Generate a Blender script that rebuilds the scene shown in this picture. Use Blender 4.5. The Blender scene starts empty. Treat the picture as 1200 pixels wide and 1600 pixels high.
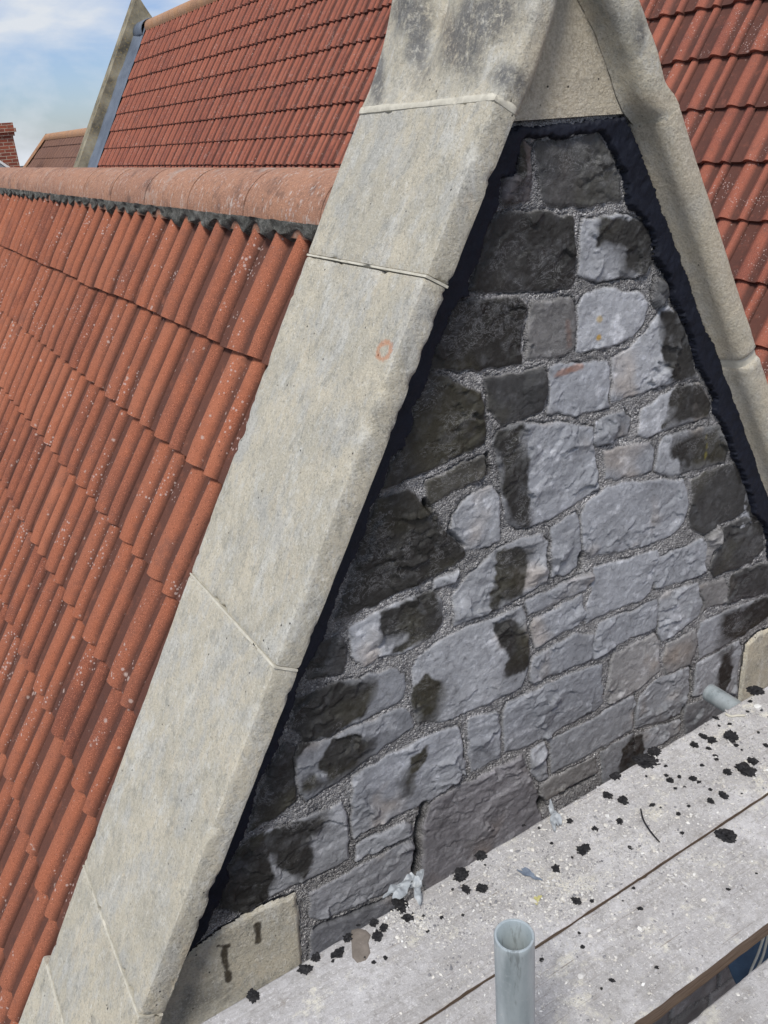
import bpy, math, random
import numpy as np
from mathutils import Vector, Matrix

random.seed(7)
RNG = np.random.default_rng(11)
R = math.radians

# ------------------------------------------------------------------ camera
YAW, PITCH, ROLL, FPX = R(29.14), R(24.13), R(-4.56), 1354.1
_fw = np.array([math.sin(YAW) * math.cos(PITCH), math.cos(YAW) * math.cos(PITCH), -math.sin(PITCH)])
_r0 = np.array([math.cos(YAW), -math.sin(YAW), 0.0])
_u0 = np.cross(_r0, _fw)
_ri = _r0 * math.cos(ROLL) + _u0 * math.sin(ROLL)
_up = -_r0 * math.sin(ROLL) + _u0 * math.cos(ROLL)
scene = bpy.context.scene
cam_d = bpy.data.cameras.new('camera')
cam = bpy.data.objects.new('camera', cam_d)
scene.collection.objects.link(cam)
cam_d.sensor_fit = 'VERTICAL'
cam_d.sensor_height = 36.0
cam_d.lens = FPX / 1600 * 36.0
cam_d.clip_start = 0.02
cam_d.clip_end = 3000
cam.matrix_world = Matrix([[_ri[0], _up[0], -_fw[0], 0], [_ri[1], _up[1], -_fw[1], 0],
                           [_ri[2], _up[2], -_fw[2], 0], [0, 0, 0, 1]])
scene.camera = cam

# ------------------------------------------------------------------ light
SUN_EL, SUN_AZ = 54.0, 226.0       # azimuth from +Y clockwise: high on the left, raking across the wall
scene.view_settings.view_transform = 'Standard'
scene.view_settings.look = 'None'
scene.view_settings.gamma = 1
scene.view_settings.exposure = 0.16
w = bpy.data.worlds.new('World'); scene.world = w
w.use_nodes = True
nt = w.node_tree; nt.nodes.clear()
def wn(t, **k):
    n = nt.nodes.new(t)
    for a, b in k.items(): setattr(n, a, b)
    return n
sky = wn('ShaderNodeTexSky', sky_type='NISHITA', sun_disc=False)
sky.sun_elevation = R(SUN_EL); sky.sun_rotation = R(SUN_AZ); sky.air_density = 1.0; sky.dust_density = 0.6
bg_sky = wn('ShaderNodeBackground'); bg_sky.inputs['Strength'].default_value = 0.10
hs_ = wn('ShaderNodeHueSaturation'); hs_.inputs['Saturation'].default_value = 1.15; hs_.inputs['Value'].default_value = 0.85
nt.links.new(sky.outputs[0], hs_.inputs['Color']); tn_ = wn('ShaderNodeMix', data_type='RGBA', blend_type='MULTIPLY'); tn_.inputs[0].default_value = 1; tn_.inputs[7].default_value = (0.74, 0.86, 1.20, 1)
nt.links.new(hs_.outputs[0], tn_.inputs[6]); nt.links.new(tn_.outputs[2], bg_sky.inputs['Color'])
bg_cl = wn('ShaderNodeBackground'); bg_cl.inputs['Color'].default_value = (0.88, 0.93, 1.0, 1); bg_cl.inputs['Strength'].default_value = 0.74
tc = wn('ShaderNodeTexCoord'); mp = wn('ShaderNodeMapping'); mp.inputs['Scale'].default_value = (1, 1, 2.6)
mp.inputs['Location'].default_value = (0.3, 0.1, 0.35)
nt.links.new(tc.outputs['Generated'], mp.inputs['Vector'])
cn = wn('ShaderNodeTexNoise'); cn.inputs['Scale'].default_value = 4.4; cn.inputs['Detail'].default_value = 7; cn.inputs['Roughness'].default_value = 0.52
cn.inputs['Distortion'].default_value = 0.35
nt.links.new(mp.outputs[0], cn.inputs['Vector'])
cr = wn('ShaderNodeValToRGB'); cr.color_ramp.elements[0].position = 0.37; cr.color_ramp.elements[1].position = 0.57
cr.color_ramp.elements[0].color = (0.12, 0.12, 0.12, 1); cr.color_ramp.elements[1].color = (1, 1, 1, 1)
nt.links.new(cn.outputs['Fac'], cr.inputs['Fac'])
mixw = wn('ShaderNodeMixShader'); outw = wn('ShaderNodeOutputWorld')
nt.links.new(cr.outputs['Color'], mixw.inputs[0]); nt.links.new(bg_sky.outputs[0], mixw.inputs[1]); nt.links.new(bg_cl.outputs[0], mixw.inputs[2])
nt.links.new(mixw.outputs[0], outw.inputs['Surface'])
sl = bpy.data.lights.new('sun', 'SUN'); sl.energy = 2.8; sl.angle = R(14); sl.color = (1.0, 0.95, 0.87)
so = bpy.data.objects.new('sun', sl); scene.collection.objects.link(so)
sd = Vector((math.sin(R(SUN_AZ)) * math.cos(R(SUN_EL)), math.cos(R(SUN_AZ)) * math.cos(R(SUN_EL)), math.sin(R(SUN_EL))))
so.rotation_euler = sd.to_track_quat('Z', 'Y').to_euler(); so.location = sd * 30

# ------------------------------------------------------------------ measuring helpers (photograph pixels -> points on real planes)
def ray(px, py): return _fw + _ri * (px - 600) / FPX - _up * (py - 800) / FPX
def onY(px, py, Y): d = ray(px, py); return d * (Y / d[1])
def onZ(px, py, Z): d = ray(px, py); return d * (Z / d[2])
def onN(px, py, n, c): d = ray(px, py); return d * (c / float(d @ n))

# ------------------------------------------------------------------ numpy noise
def _hash(ix, iy, iz, seed):
    h = (ix.astype(np.int64) * 374761393 + iy.astype(np.int64) * 668265263 + iz.astype(np.int64) * 2147483647 + seed * 974634777) & 0xffffffff
    h = ((h ^ (h >> 13)) * 1274126177) & 0xffffffff
    h = ((h ^ (h >> 16)) * 2246822519) & 0xffffffff
    return ((h ^ (h >> 15)) & 0xffffff) / float(0xffffff)
def vnoise(P, f, seed=0):
    Q = P * f; I = np.floor(Q); F = Q - I; F = F * F * (3 - 2 * F); I = I.astype(np.int64)
    r = 0
    for dx in (0, 1):
        wx = F[:, 0] if dx else 1 - F[:, 0]
        for dy in (0, 1):
            wy = F[:, 1] if dy else 1 - F[:, 1]
            for dz in (0, 1):
                wz = F[:, 2] if dz else 1 - F[:, 2]
                r = r + wx * wy * wz * _hash(I[:, 0] + dx, I[:, 1] + dy, I[:, 2] + dz, seed)
    return r * 2 - 1
def fbm(P, f, seed=0, octv=4, gain=0.5):
    a = 1; s = 0; t = 0
    for o in range(octv):
        s = s + a * vnoise(P, f * 2.03 ** o, seed + o * 17); t += a; a *= gain
    return s / t
def ridged(P, f, seed=0, octv=3):
    a = 1; s = 0; t = 0
    for o in range(octv):
        s = s + a * (1 - np.abs(vnoise(P, f * 2.1 ** o, seed + o * 31))); t += a; a *= 0.5
    return s / t
def sstep(a, b, x):
    t = np.clip((x - a) / (b - a), 0, 1); return t * t * (3 - 2 * t)

# ------------------------------------------------------------------ object helpers
COL = scene.collection
def mesh_obj(name, V, F, mat, parent=None, smooth=True, sharp=None, attrs=None, loc=None):
    me = bpy.data.meshes.new(name)
    V = np.asarray(V, float)
    if isinstance(F, np.ndarray):
        me.vertices.add(len(V)); me.vertices.foreach_set('co', V.ravel())
        k = F.shape[1]
        me.loops.add(F.size); me.loops.foreach_set('vertex_index', F.ravel().astype(np.int32))
        me.polygons.add(len(F)); me.polygons.foreach_set('loop_start', np.arange(0, F.size, k, dtype=np.int32))
        me.update(calc_edges=True); me.validate()
    else:
        me.from_pydata([tuple(v) for v in V], [], F)
    if attrs:
        for an, av in attrs.items():
            av = np.asarray(av, float)
            if av.ndim == 2:
                a = me.color_attributes.new(an, 'FLOAT_COLOR', 'POINT')
                c = np.ones((len(V), 4)); c[:, :3] = av[:, :3]; a.data.foreach_set('color', c.ravel())
            else:
                a = me.attributes.new(an, 'FLOAT', 'POINT'); a.data.foreach_set('value', av.ravel())
    me.polygons.foreach_set('use_smooth', np.full(len(me.polygons), smooth))
    if smooth and sharp: me.set_sharp_from_angle(angle=R(sharp))
    me.materials.append(mat)
    o = bpy.data.objects.new(name, me); COL.objects.link(o)
    if parent: o.parent = parent
    if loc is not None: o.location = loc
    return o
def tag(o, label, cat=None, group=None, kind=None):
    if label: o['label'] = label
    if cat: o['category'] = cat
    if group: o['group'] = group
    if kind: o['kind'] = kind
    return o
def thing(name, label, cat, group=None):
    o = bpy.data.objects.new(name, None); o.empty_display_size = 0.1; COL.objects.link(o)
    return tag(o, label, cat, group)
class MB:
    """collects grids / boxes into one vertex and quad list"""
    def __init__(s): s.V = []; s.F = []; s.n = 0; s.A = []
    def grid(s, P, wrapu=False, a=0.0):
        P = np.asarray(P); nu, nv = P.shape[:2]
        idx = np.arange(nu * nv).reshape(nu, nv) + s.n
        if wrapu: idx = np.vstack([idx, idx[:1]])
        f = np.stack([idx[:-1, :-1], idx[1:, :-1], idx[1:, 1:], idx[:-1, 1:]], -1).reshape(-1, 4)
        s.V.append(P.reshape(-1, 3)); s.F.append(f); s.n += nu * nv; s.A.append(np.full(nu * nv, a))
    def add(s, V, F, a=0.0):
        V = np.asarray(V, float); s.V.append(V); s.F.append(np.asarray(F) + s.n); s.n += len(V); s.A.append(np.full(len(V), a))
    def box(s, c, h, ax=None, a=0.0):
        ax = np.eye(3) if ax is None else np.asarray(ax, float)
        S = np.array([[i, j, k] for i in (-1, 1) for j in (-1, 1) for k in (-1, 1)], float) * np.asarray(h)
        s.add(np.asarray(c) + S @ ax, [[0, 1, 3, 2], [4, 6, 7, 5], [0, 4, 5, 1], [2, 3, 7, 6], [0, 2, 6, 4], [1, 5, 7, 3]], a)
    def build(s, name, mat, parent=None, **k):
        V = np.vstack(s.V); F = np.vstack(s.F)
        if 'attrs' not in k: k['attrs'] = {'rnd': np.concatenate(s.A)}
        return mesh_obj(name, V, F, mat, parent, **k)
def rbox(size, seg, rad):
    """rounded box centred on 0, welded, quads: V, F"""
    hx = np.array(size) / 2; n = [max(1, int(round(size[i] / seg))) for i in range(3)]
    key = {}; V = []; F = []
    def vid(p):
        k = tuple(p)
        if k not in key: key[k] = len(V); V.append(p)
        return key[k]
    for ax in range(3):
        a, b = [(1, 2), (2, 0), (0, 1)][ax]
        for sgn in (0, 1):
            for i in range(n[a]):
                for j in range(n[b]):
                    q = []
                    for di, dj in ((0, 0), (1, 0), (1, 1), (0, 1)):
                        p = [0, 0, 0]; p[ax] = n[ax] * sgn; p[a] = i + di; p[b] = j + dj; q.append(vid(tuple(p)))
                    F.append(q if sgn else q[::-1])
    V = np.array(V, float) / np.array(n) * np.array(size) - hx
    # pull rows next to the edges in so the rounding has something to bend
    inner = np.clip(V, -(hx - rad), hx - rad)
    d = V - inner; L = np.linalg.norm(d, axis=1); m = L > 1e-9
    V[m] = inner[m] + d[m] / L[m, None] * rad
    return V, np.array(F)
def vnormals(V, F):
    n = np.zeros_like(V); a = V[F[:, 2]] - V[F[:, 0]]; b = V[F[:, 3 if F.shape[1] > 3 else 1]] - V[F[:, 1 if F.shape[1] > 3 else 0]]
    fn = np.cross(a, b) if F.shape[1] > 3 else np.cross(V[F[:, 1]] - V[F[:, 0]], V[F[:, 2]] - V[F[:, 0]])
    for k in range(F.shape[1]): np.add.at(n, F[:, k], fn)
    L = np.linalg.norm(n, axis=1); return n / np.maximum(L, 1e-12)[:, None]

# ------------------------------------------------------------------ materials
def new_mat(name, rough=0.85, spec=0.3):
    m = bpy.data.materials.new(name); m.use_nodes = True
    b = m.node_tree.nodes['Principled BSDF']; b.inputs['Roughness'].default_value = rough
    b.inputs['Specular IOR Level'].default_value = spec
    return m, m.node_tree, b
class NB:
    def __init__(s, nt): s.nt = nt; s.tc = None
    def node(s, t, **k):
        n = s.nt.nodes.new(t)
        for a, b in k.items(): setattr(n, a, b)
        return n
    def link(s, a, b): s.nt.links.new(a, b)
    def coord(s, scale=(1, 1, 1), rot=(0, 0, 0), loc=(0, 0, 0)):
        if not s.tc: s.tc = s.node('ShaderNodeTexCoord')
        m = s.node('ShaderNodeMapping'); m.inputs['Scale'].default_value = scale; m.inputs['Rotation'].default_value = rot; m.inputs['Location'].default_value = loc
        s.link(s.tc.outputs['Object'], m.inputs['Vector']); return m.outputs[0]
    def noise(s, sc, det=5, rough=0.6, vec=None, dist=0.0):
        n = s.node('ShaderNodeTexNoise'); n.inputs['Scale'].default_value = sc; n.inputs['Detail'].default_value = det
        n.inputs['Roughness'].default_value = rough; n.inputs['Distortion'].default_value = dist
        s.link(vec if vec is not None else s.coord(), n.inputs['Vector']); return n.outputs['Fac']
    def vor(s, sc, vec=None, feat='F1', rnd=1.0):
        n = s.node('ShaderNodeTexVoronoi', feature=feat); n.inputs['Scale'].default_value = sc; n.inputs['Randomness'].default_value = rnd
        s.link(vec if vec is not None else s.coord(), n.inputs['Vector']); return n
    def ramp(s, fac, stops):
        n = s.node('ShaderNodeValToRGB'); e = n.color_ramp.elements
        while len(e) > 1: e.remove(e[-1])
        e[0].position = stops[0][0]; e[0].color = tuple(stops[0][1]) + (1,) if len(stops[0][1]) == 3 else stops[0][1]
        for p, c in stops[1:]:
            x = e.new(p); x.color = tuple(c) + (1,)
        s.link(fac, n.inputs['Fac']); return n.outputs['Color']
    def mask(s, fac, a, b): 
        n = s.node('ShaderNodeMapRange', interpolation_type='SMOOTHSTEP'); n.inputs['From Min'].default_value = a; n.inputs['From Max'].default_value = b
        s.link(fac, n.inputs['Value']); return n.outputs['Result']
    def mix(s, fac, a, b, mode='MIX'):
        n = s.node('ShaderNodeMix', data_type='RGBA', blend_type=mode)
        for v, i in ((fac, 0), (a, 6), (b, 7)):
            if isinstance(v, (int, float)): n.inputs[i].default_value = v
            elif isinstance(v, (tuple, list)): n.inputs[i].default_value = tuple(v) + (1,)
            else: s.link(v, n.inputs[i])
        return n.outputs[2]
    def math(s, op, a, b=0.0):
        n = s.node('ShaderNodeMath', operation=op)
        for v, i in ((a, 0), (b, 1)):
            if isinstance(v, (int, float)): n.inputs[i].default_value = v
            else: s.link(v, n.inputs[i])
        return n.outputs[0]
    def attr(s, name): 
        n = s.node('ShaderNodeAttribute', attribute_name=name); return n
    def bump(s, h, dist, strength=1.0, prev=None):
        n = s.node('ShaderNodeBump'); n.inputs['Distance'].default_value = dist; n.inputs['Strength'].default_value = strength
        s.link(h, n.inputs['Height'])
        if prev is not None: s.link(prev, n.inputs['Normal'])
        return n.outputs[0]

def mat_tile(name, base, dark, light, lichen=0.5, grime=0.35, sc=1.0, slopeup=None):
    m, nt_, b = new_mat(name, 0.9, 0.25); N = NB(nt_)
    rnd = N.attr('rnd').outputs['Fac']
    c = N.mix(rnd, dark, light)
    c = N.mix(N.mask(N.noise(5 * sc, 5), 0.35, 0.7), c, base)
    sp = N.noise(420 * sc, 2, 0.7)
    c = N.mix(N.mask(sp, 0.56, 0.66), c, tuple(min(1, x * 1.75 + 0.03) for x in base))
    c = N.mix(N.mask(N.noise(300 * sc, 2, 0.7), 0.60, 0.70), c, tuple(x * 0.45 for x in dark))
    # grime gathered in patches
    g = N.mask(N.noise(9 * sc, 7, 0.7), 0.5, 0.72)
    c = N.mix(N.math('MULTIPLY', g, grime), c, (0.10, 0.065, 0.06))
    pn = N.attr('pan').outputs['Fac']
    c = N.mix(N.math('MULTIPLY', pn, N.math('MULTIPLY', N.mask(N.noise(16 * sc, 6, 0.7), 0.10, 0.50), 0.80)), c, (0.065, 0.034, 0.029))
    # lichen: pale round blotches
    v = N.vor(30 * sc); thr = N.noise(4.1 * sc, 4)
    spot = N.math('SUBTRACT', N.mask(thr, 0.38, 0.75), N.math('MULTIPLY', v.outputs['Distance'], 3.4))
    spot = N.math('ADD', spot, N.math('MULTIPLY', N.math('SUBTRACT', N.noise(110 * sc, 6, 0.8), 0.5), 1.9))
    c = N.mix(N.math('MULTIPLY', N.mask(spot, -0.02, 0.4), lichen * 0.9), c, (0.46, 0.36, 0.32))
    v2 = N.vor(75 * sc); s2 = N.math('SUBTRACT', N.mask(N.noise(6 * sc, 3), 0.42, 0.74), N.math('MULTIPLY', v2.outputs['Distance'], 2.9)); s2 = N.math('ADD', s2, N.math('MULTIPLY', N.math('SUBTRACT', N.noise(240 * sc, 5, 0.8), 0.5), 1.2))
    c = N.mix(N.math('MULTIPLY', N.mask(s2, -0.06, 0.16), lichen * 0.85), c, (0.48, 0.37, 0.34))
    c = N.mix(N.math('MULTIPLY', N.mask(N.noise(30 * sc, 7, 0.8, N.coord(loc=(4, 1, 6))), 0.56, 0.70), 0.35), c, (0.13, 0.07, 0.055))
    N.link(c, b.inputs['Base Color'])
    h = N.bump(sp, 0.0012, 0.8); h = N.bump(N.noise(70 * sc, 4), 0.002, 0.6, h)
    N.link(h, b.inputs['Normal']); return m

def mat_sandstone(name, warm=0.5, ring=None, blue=0.5, mark=None, dark=0.3):
    m, nt_, b = new_mat(name, 0.92, 0.2); N = NB(nt_)
    st = N.coord((1, 1, 0.45), rot=(0, R(-30), 0))
    c = N.mix(N.mask(N.noise(6.0, 8, 0.72), 0.40, 0.60), (0.53, 0.495, 0.405), (0.64, 0.585, 0.465))
    c = N.mix(N.math('MULTIPLY', N.mask(N.noise(11, 8, 0.75, st), 0.47, 0.62), blue), c, (0.47, 0.49, 0.50))
    c = N.mix(N.math('MULTIPLY', N.mask(N.noise(17, 7, 0.75, st), 0.56, 0.70), 0.5), c, (0.66, 0.56, 0.42))
    c = N.mix(N.math('MULTIPLY', N.mask(N.noise(13, 8, 0.78, N.coord((1, 1, 0.5), loc=(3, 1, 2))), 0.50, 0.66), 0.75), c, (0.68, 0.675, 0.63))
    c = N.mix(N.math('MULTIPLY', N.mask(N.noise(30, 8, 0.82, N.coord((1, 1, 0.6), loc=(9, 1, 2))), 0.50, 0.64), 0.6), c, (0.31, 0.305, 0.275))
    c = N.mix(N.math('MULTIPLY', N.mask(N.noise(42, 8, 0.85, N.coord((1, 1, 0.5), loc=(1, 9, 2))), 0.54, 0.64), 0.6), c, (0.78, 0.77, 0.72))
    c = N.mix(N.math('MULTIPLY', N.mask(N.noise(4.2, 8, 0.75, N.coord(loc=(7, 3, 5))), 0.5, 0.68), dark), c, (0.15, 0.15, 0.14))
    g = N.noise(190, 4, 0.8)
    c = N.mix(N.math('MULTIPLY', N.mask(g, 0.53, 0.66), 0.6), c, (0.70, 0.69, 0.63))
    c = N.mix(N.math('MULTIPLY', N.mask(g, 0.46, 0.34), 0.6), c, (0.20, 0.195, 0.17))
    wm = N.attr('warm').outputs['Fac']; c = N.mix(N.math('MULTIPLY', wm, 0.75), c, N.mix(N.mask(g, 0.42, 0.60), (0.50, 0.43, 0.32), (0.68, 0.61, 0.49)))
    sn = N.attr('stain').outputs['Fac']; sp_ = N.noise(75, 7, 0.8)
    c = N.mix(N.math('MULTIPLY', sn, N.mask(sp_, 0.66, 0.46)), c, (0.09, 0.095, 0.11))
    pit = N.vor(38); pm = N.math('SUBTRACT', 0.10, pit.outputs['Distance']); pm = N.math('MULTIPLY', N.mask(pm, 0, 0.05), N.mask(N.noise(11, 2), 0.52, 0.62))
    c = N.mix(pm, c, (0.05, 0.05, 0.045))
    if mark is not None:   # orange crayon ring rubbed on the stone
        tcn = N.node('ShaderNodeTexCoord')
        mpn = N.node('ShaderNodeMapping', vector_type='TEXTURE'); mpn.inputs['Location'].default_value = mark
        mpn.inputs['Scale'].default_value = (0.019, 0.026, 0.019)
        N.link(tcn.outputs['Object'], mpn.inputs['Vector'])
        ln = N.node('ShaderNodeVectorMath', operation='LENGTH'); N.link(mpn.outputs[0], ln.inputs[0])
        rr = N.math('ABSOLUTE', N.math('SUBTRACT', ln.outputs['Value'], 0.8))
        rr = N.math('ADD', rr, N.math('MULTIPLY', N.math('SUBTRACT', N.noise(90, 4, 0.7), 0.5), 0.9))
        c = N.mix(N.math('MULTIPLY', N.mask(rr, 0.42, 0.05), 0.55), c, (0.62, 0.22, 0.09))
    N.link(c, b.inputs['Base Color'])
    h = N.bump(g, 0.003, 0.9); h = N.bump(N.noise(45, 7, 0.75), 0.008, 0.9, h); h = N.bump(N.math('MULTIPLY', pm, -1.0), 0.004, 1, h)
    N.link(h, b.inputs['Normal']); return m

def mat_rubble():
    m, nt_, b = new_mat('rubble_stone', 0.8, 0.4); N = NB(nt_)
    col = N.attr('Col').outputs['Color']; mo = N.attr('mort').outputs['Fac']; wet = N.attr('wet').outputs['Fac']
    c = col
    n1 = N.noise(60, 6, 0.72, dist=0.6)
    c = N.mix(N.math('MULTIPLY', N.mask(n1, 0.54, 0.68), 0.40), c, N.mix(1.0, c, (1.9, 1.9, 1.95), 'MULTIPLY'))
    c = N.mix(N.math('MULTIPLY', N.mask(n1, 0.48, 0.32), 0.6), c, N.mix(1.0, c, (0.45, 0.45, 0.45), 'MULTIPLY'))
    sc = N.noise(22, 7, 0.75, N.coord((1, 1, 1.8), rot=(0, 0.5, 0)), dist=1.6)
    rd = N.math('ABSOLUTE', N.math('SUBTRACT', sc, 0.5))
    scr = N.math('MULTIPLY', N.mask(rd, 0.016, 0.0), N.mask(N.noise(11, 4), 0.48, 0.62))
    c = N.mix(N.math('MULTIPLY', scr, 0.45), c, (0.5, 0.5, 0.52))
    # pebbly mortar
    v = N.vor(260); vc = N.node('ShaderNodeSeparateColor'); N.link(v.outputs['Color'], vc.inputs[0])
    mc = N.ramp(vc.outputs[0], [(0.0, (0.10, 0.10, 0.105)), (0.35, (0.22, 0.22, 0.225)), (0.62, (0.34, 0.335, 0.325)), (0.84, (0.50, 0.49, 0.47)), (1.0, (0.74, 0.73, 0.70))])
    mc = N.mix(N.math('MULTIPLY', N.mask(N.noise(28, 7, 0.75), 0.40, 0.58), 0.75), mc, (0.34, 0.335, 0.325))
    mc = N.mix(N.math('MULTIPLY', N.mask(N.noise(40, 7, 0.8, N.coord(loc=(2, 5, 1))), 0.54, 0.64), 0.7), mc, (0.12, 0.115, 0.11))
    mc = N.mix(1.0, mc, N.attr('mtint').outputs['Color'], 'MULTIPLY')
    c = N.mix(mo, c, mc)
    N.link(c, b.inputs['Base Color'])
    rr = N.node('ShaderNodeMapRange'); N.link(wet, rr.inputs['Value']); rr.inputs['To Min'].default_value = 0.82; rr.inputs['To Max'].default_value = 0.55
    N.link(rr.outputs[0], b.inputs['Roughness'])
    h = N.bump(n1, 0.0035, 0.7); h = N.bump(N.noise(14, 9, 0.82, N.coord((1, 1, 2.0), rot=(0, 0.4, 0)), dist=1.0), 0.008, 0.45, h); h = N.bump(N.noise(240, 3, 0.7), 0.001, 0.6, h)
    vm = N.math('MULTIPLY', v.outputs['Distance'], N.math('MULTIPLY', mo, -1.0)); h = N.bump(vm, 0.006, 1.0, h)
    N.link(h, b.inputs['Normal']); return m

def mat_simple(name, cols, sc=20, rough=0.8, spec=0.3, bump=0.002, metal=0.0, fine=None, stretch=(1, 1, 1)):
    m, nt_, b = new_mat(name, rough, spec); N = NB(nt_)
    n = N.noise(sc, 6, 0.65, N.coord(stretch))
    k = len(cols); c = N.ramp(n, [(0.32 + 0.36 * i / max(1, k - 1), cols[i]) for i in range(k)])
    f = N.noise(sc * 9, 4, 0.7)
    if fine: c = N.mix(N.math('MULTIPLY', N.mask(f, 0.54, 0.68), 0.7), c, fine)
    N.link(c, b.inputs['Base Color']); b.inputs['Metallic'].default_value = metal
    h = N.bump(f, bump * 0.5, 0.7); h = N.bump(n, bump, 0.7, h); N.link(h, b.inputs['Normal']); return m

def mat_board():
    m, nt_, b = new_mat('weathered_board', 0.88, 0.25); N = NB(nt_)
    gr = N.noise(7, 7, 0.75, N.coord((0.7, 16, 4)), dist=0.5)
    c = N.ramp(gr, [(0.28, (0.36, 0.34, 0.325)), (0.48, (0.50, 0.485, 0.48)), (0.7, (0.56, 0.55, 0.555))])
    p1 = N.noise(9, 9, 0.75)
    c = N.mix(N.math('MULTIPLY', N.mask(p1, 0.48, 0.62), 0.8), c, (0.66, 0.65, 0.655))          # stone dust film
    c = N.mix(N.math('MULTIPLY', N.mask(N.noise(13, 8, 0.75, N.coord(loc=(8, 8, 1))), 0.54, 0.68), 0.6), c, (0.34, 0.33, 0.34))
    p2 = N.noise(8, 9, 0.75, N.coord(loc=(4.2, 1.3, 0)))
    c = N.mix(N.math('MULTIPLY', N.mask(p2, 0.545, 0.64), 0.9), c, (0.78, 0.75, 0.65))          # cream mortar smears
    p3 = N.noise(13, 9, 0.78, N.coord(loc=(1.2, 7.3, 0)))
    c = N.mix(N.math('MULTIPLY', N.mask(p3, 0.59, 0.68), 0.6), c, (0.27, 0.235, 0.20))          # brown rubs
    p4 = N.noise(150, 6, 0.85)
    c = N.mix(N.math('MULTIPLY', N.mask(p4, 0.55, 0.64), 0.65), c, (0.25, 0.245, 0.26))
    c = N.mix(N.math('MULTIPLY', N.mask(N.noise(170, 5, 0.85, N.coord(loc=(2, 2, 2))), 0.54, 0.62), 0.75), c, (0.80, 0.79, 0.79))
    c = N.mix(N.math('MULTIPLY', N.mask(N.noise(3.2, 8, 0.7, N.coord(loc=(5, 1, 1))), 0.46, 0.66), 0.45), c, (0.33, 0.315, 0.30))
    c = N.mix(N.math('MULTIPLY', N.mask(N.noise(60, 6, 0.85, N.coord(loc=(6, 6, 1))), 0.52, 0.62), 0.55), c, (0.30, 0.285, 0.27))
    gl = N.noise(10, 4, 0.6, N.coord((0.5, 40, 4), loc=(0, 2, 0)), dist=0.3)
    c = N.mix(N.math('MULTIPLY', N.mask(gl, 0.60, 0.70), N.mask(p1, 0.60, 0.45)), c, (0.30, 0.265, 0.235))
    # sawn sides stay brown wood
    g = N.node('ShaderNodeNewGeometry'); sx = N.node('ShaderNodeSeparateXYZ'); N.link(g.outputs['True Normal'], sx.inputs[0])
    side = N.mask(sx.outputs[2], 0.6, 0.3)
    wc = N.ramp(N.noise(14, 5, 0.6, N.coord((0.8, 4, 16))), [(0.3, (0.13, 0.085, 0.06)), (0.7, (0.28, 0.215, 0.165))])
    c = N.mix(side, c, wc)
    N.link(c, b.inputs['Base Color'])
    h = N.bump(gr, 0.0012, 0.5); h = N.bump(p4, 0.003, 1.0, h); h = N.bump(p1, 0.004, 0.5, h); N.link(h, b.inputs['Normal']); return m

M = {}
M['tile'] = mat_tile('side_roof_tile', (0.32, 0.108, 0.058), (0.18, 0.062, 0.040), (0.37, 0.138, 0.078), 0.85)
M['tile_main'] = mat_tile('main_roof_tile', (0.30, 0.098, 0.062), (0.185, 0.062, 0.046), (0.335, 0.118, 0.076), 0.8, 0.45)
M['tile_brown'] = mat_tile('brown_roof_tile', (0.20, 0.11, 0.08), (0.14, 0.08, 0.065), (0.22, 0.12, 0.085), 0.2, 0.5)
M['ridge'] = mat_tile('ridge_tile_clay', (0.37, 0.195, 0.125), (0.28, 0.145, 0.10), (0.40, 0.22, 0.145), 0.95, 0.8)
_nt = M['ridge'].node_tree; _N = NB(_nt); _b = _nt.nodes['Principled BSDF']; _src = _b.inputs['Base Color'].links[0].from_socket
_c = _N.mix(_N.math('MULTIPLY', _N.mask(_N.noise(55, 7, 0.8), 0.52, 0.62), 0.55), _src, (0.13, 0.085, 0.065))
_c = _N.mix(_N.math('MULTIPLY', _N.mask(_N.noise(38, 6, 0.75, _N.coord((1, 1.6, 0.7), loc=(5, 2, 1))), 0.57, 0.64), 0.8), _c, (0.52, 0.45, 0.41))
_c = _N.mix(_N.math('MULTIPLY', _N.mask(_N.noise(7, 5, 0.7, _N.coord(loc=(1, 7, 1))), 0.56, 0.66), 0.5), _c, (0.40, 0.33, 0.29))
_nt.links.new(_c, _b.inputs['Base Color'])
M['ridge_far'] = mat_tile('far_ridge_clay', (0.40, 0.22, 0.12), (0.30, 0.17, 0.11), (0.40, 0.25, 0.16), 0.4, 0.3)
M['coping'] = mat_sandstone('coping_stone', blue=0.5, dark=0.14)
M['apex'] = mat_sandstone('apex_stone', blue=0.35, dark=0.25)
M['ashlar'] = mat_sandstone('ashlar_stone', blue=0.2, dark=0.65)
M['rubble'] = mat_rubble()
M['bitumen'] = mat_simple('bitumen', [(0.005, 0.0065, 0.014), (0.009, 0.012, 0.024)], 30, 0.62, 0.3, 0.004)
M['lump'] = mat_simple('bitumen_crumb', [(0.010, 0.010, 0.012), (0.028, 0.027, 0.028)], 60, 0.6, 0.3, 0.003)
M['joint'] = mat_simple('lime_joint', [(0.48, 0.455, 0.38), (0.66, 0.63, 0.54)], 60, 0.9, 0.2, 0.002)
M['mortar'] = mat_simple('grey_bedding', [(0.05, 0.05, 0.045), (0.11, 0.11, 0.10), (0.21, 0.205, 0.19)], 34, 0.95, 0.2, 0.02, fine=(0.42, 0.41, 0.38))
M['board'] = mat_board()
M['grit'] = mat_simple('stone_grit', [(0.42, 0.41, 0.40), (0.72, 0.70, 0.67)], 25, 0.95, 0.2, 0.001)
M['steel'] = mat_simple('galvanised_steel', [(0.36, 0.42, 0.44), (0.54, 0.60, 0.62), (0.44, 0.50, 0.52)], 22, 0.42, 0.5, 0.0006, metal=0.5, fine=(0.56, 0.6, 0.62), stretch=(1, 1, 0.25))
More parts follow.
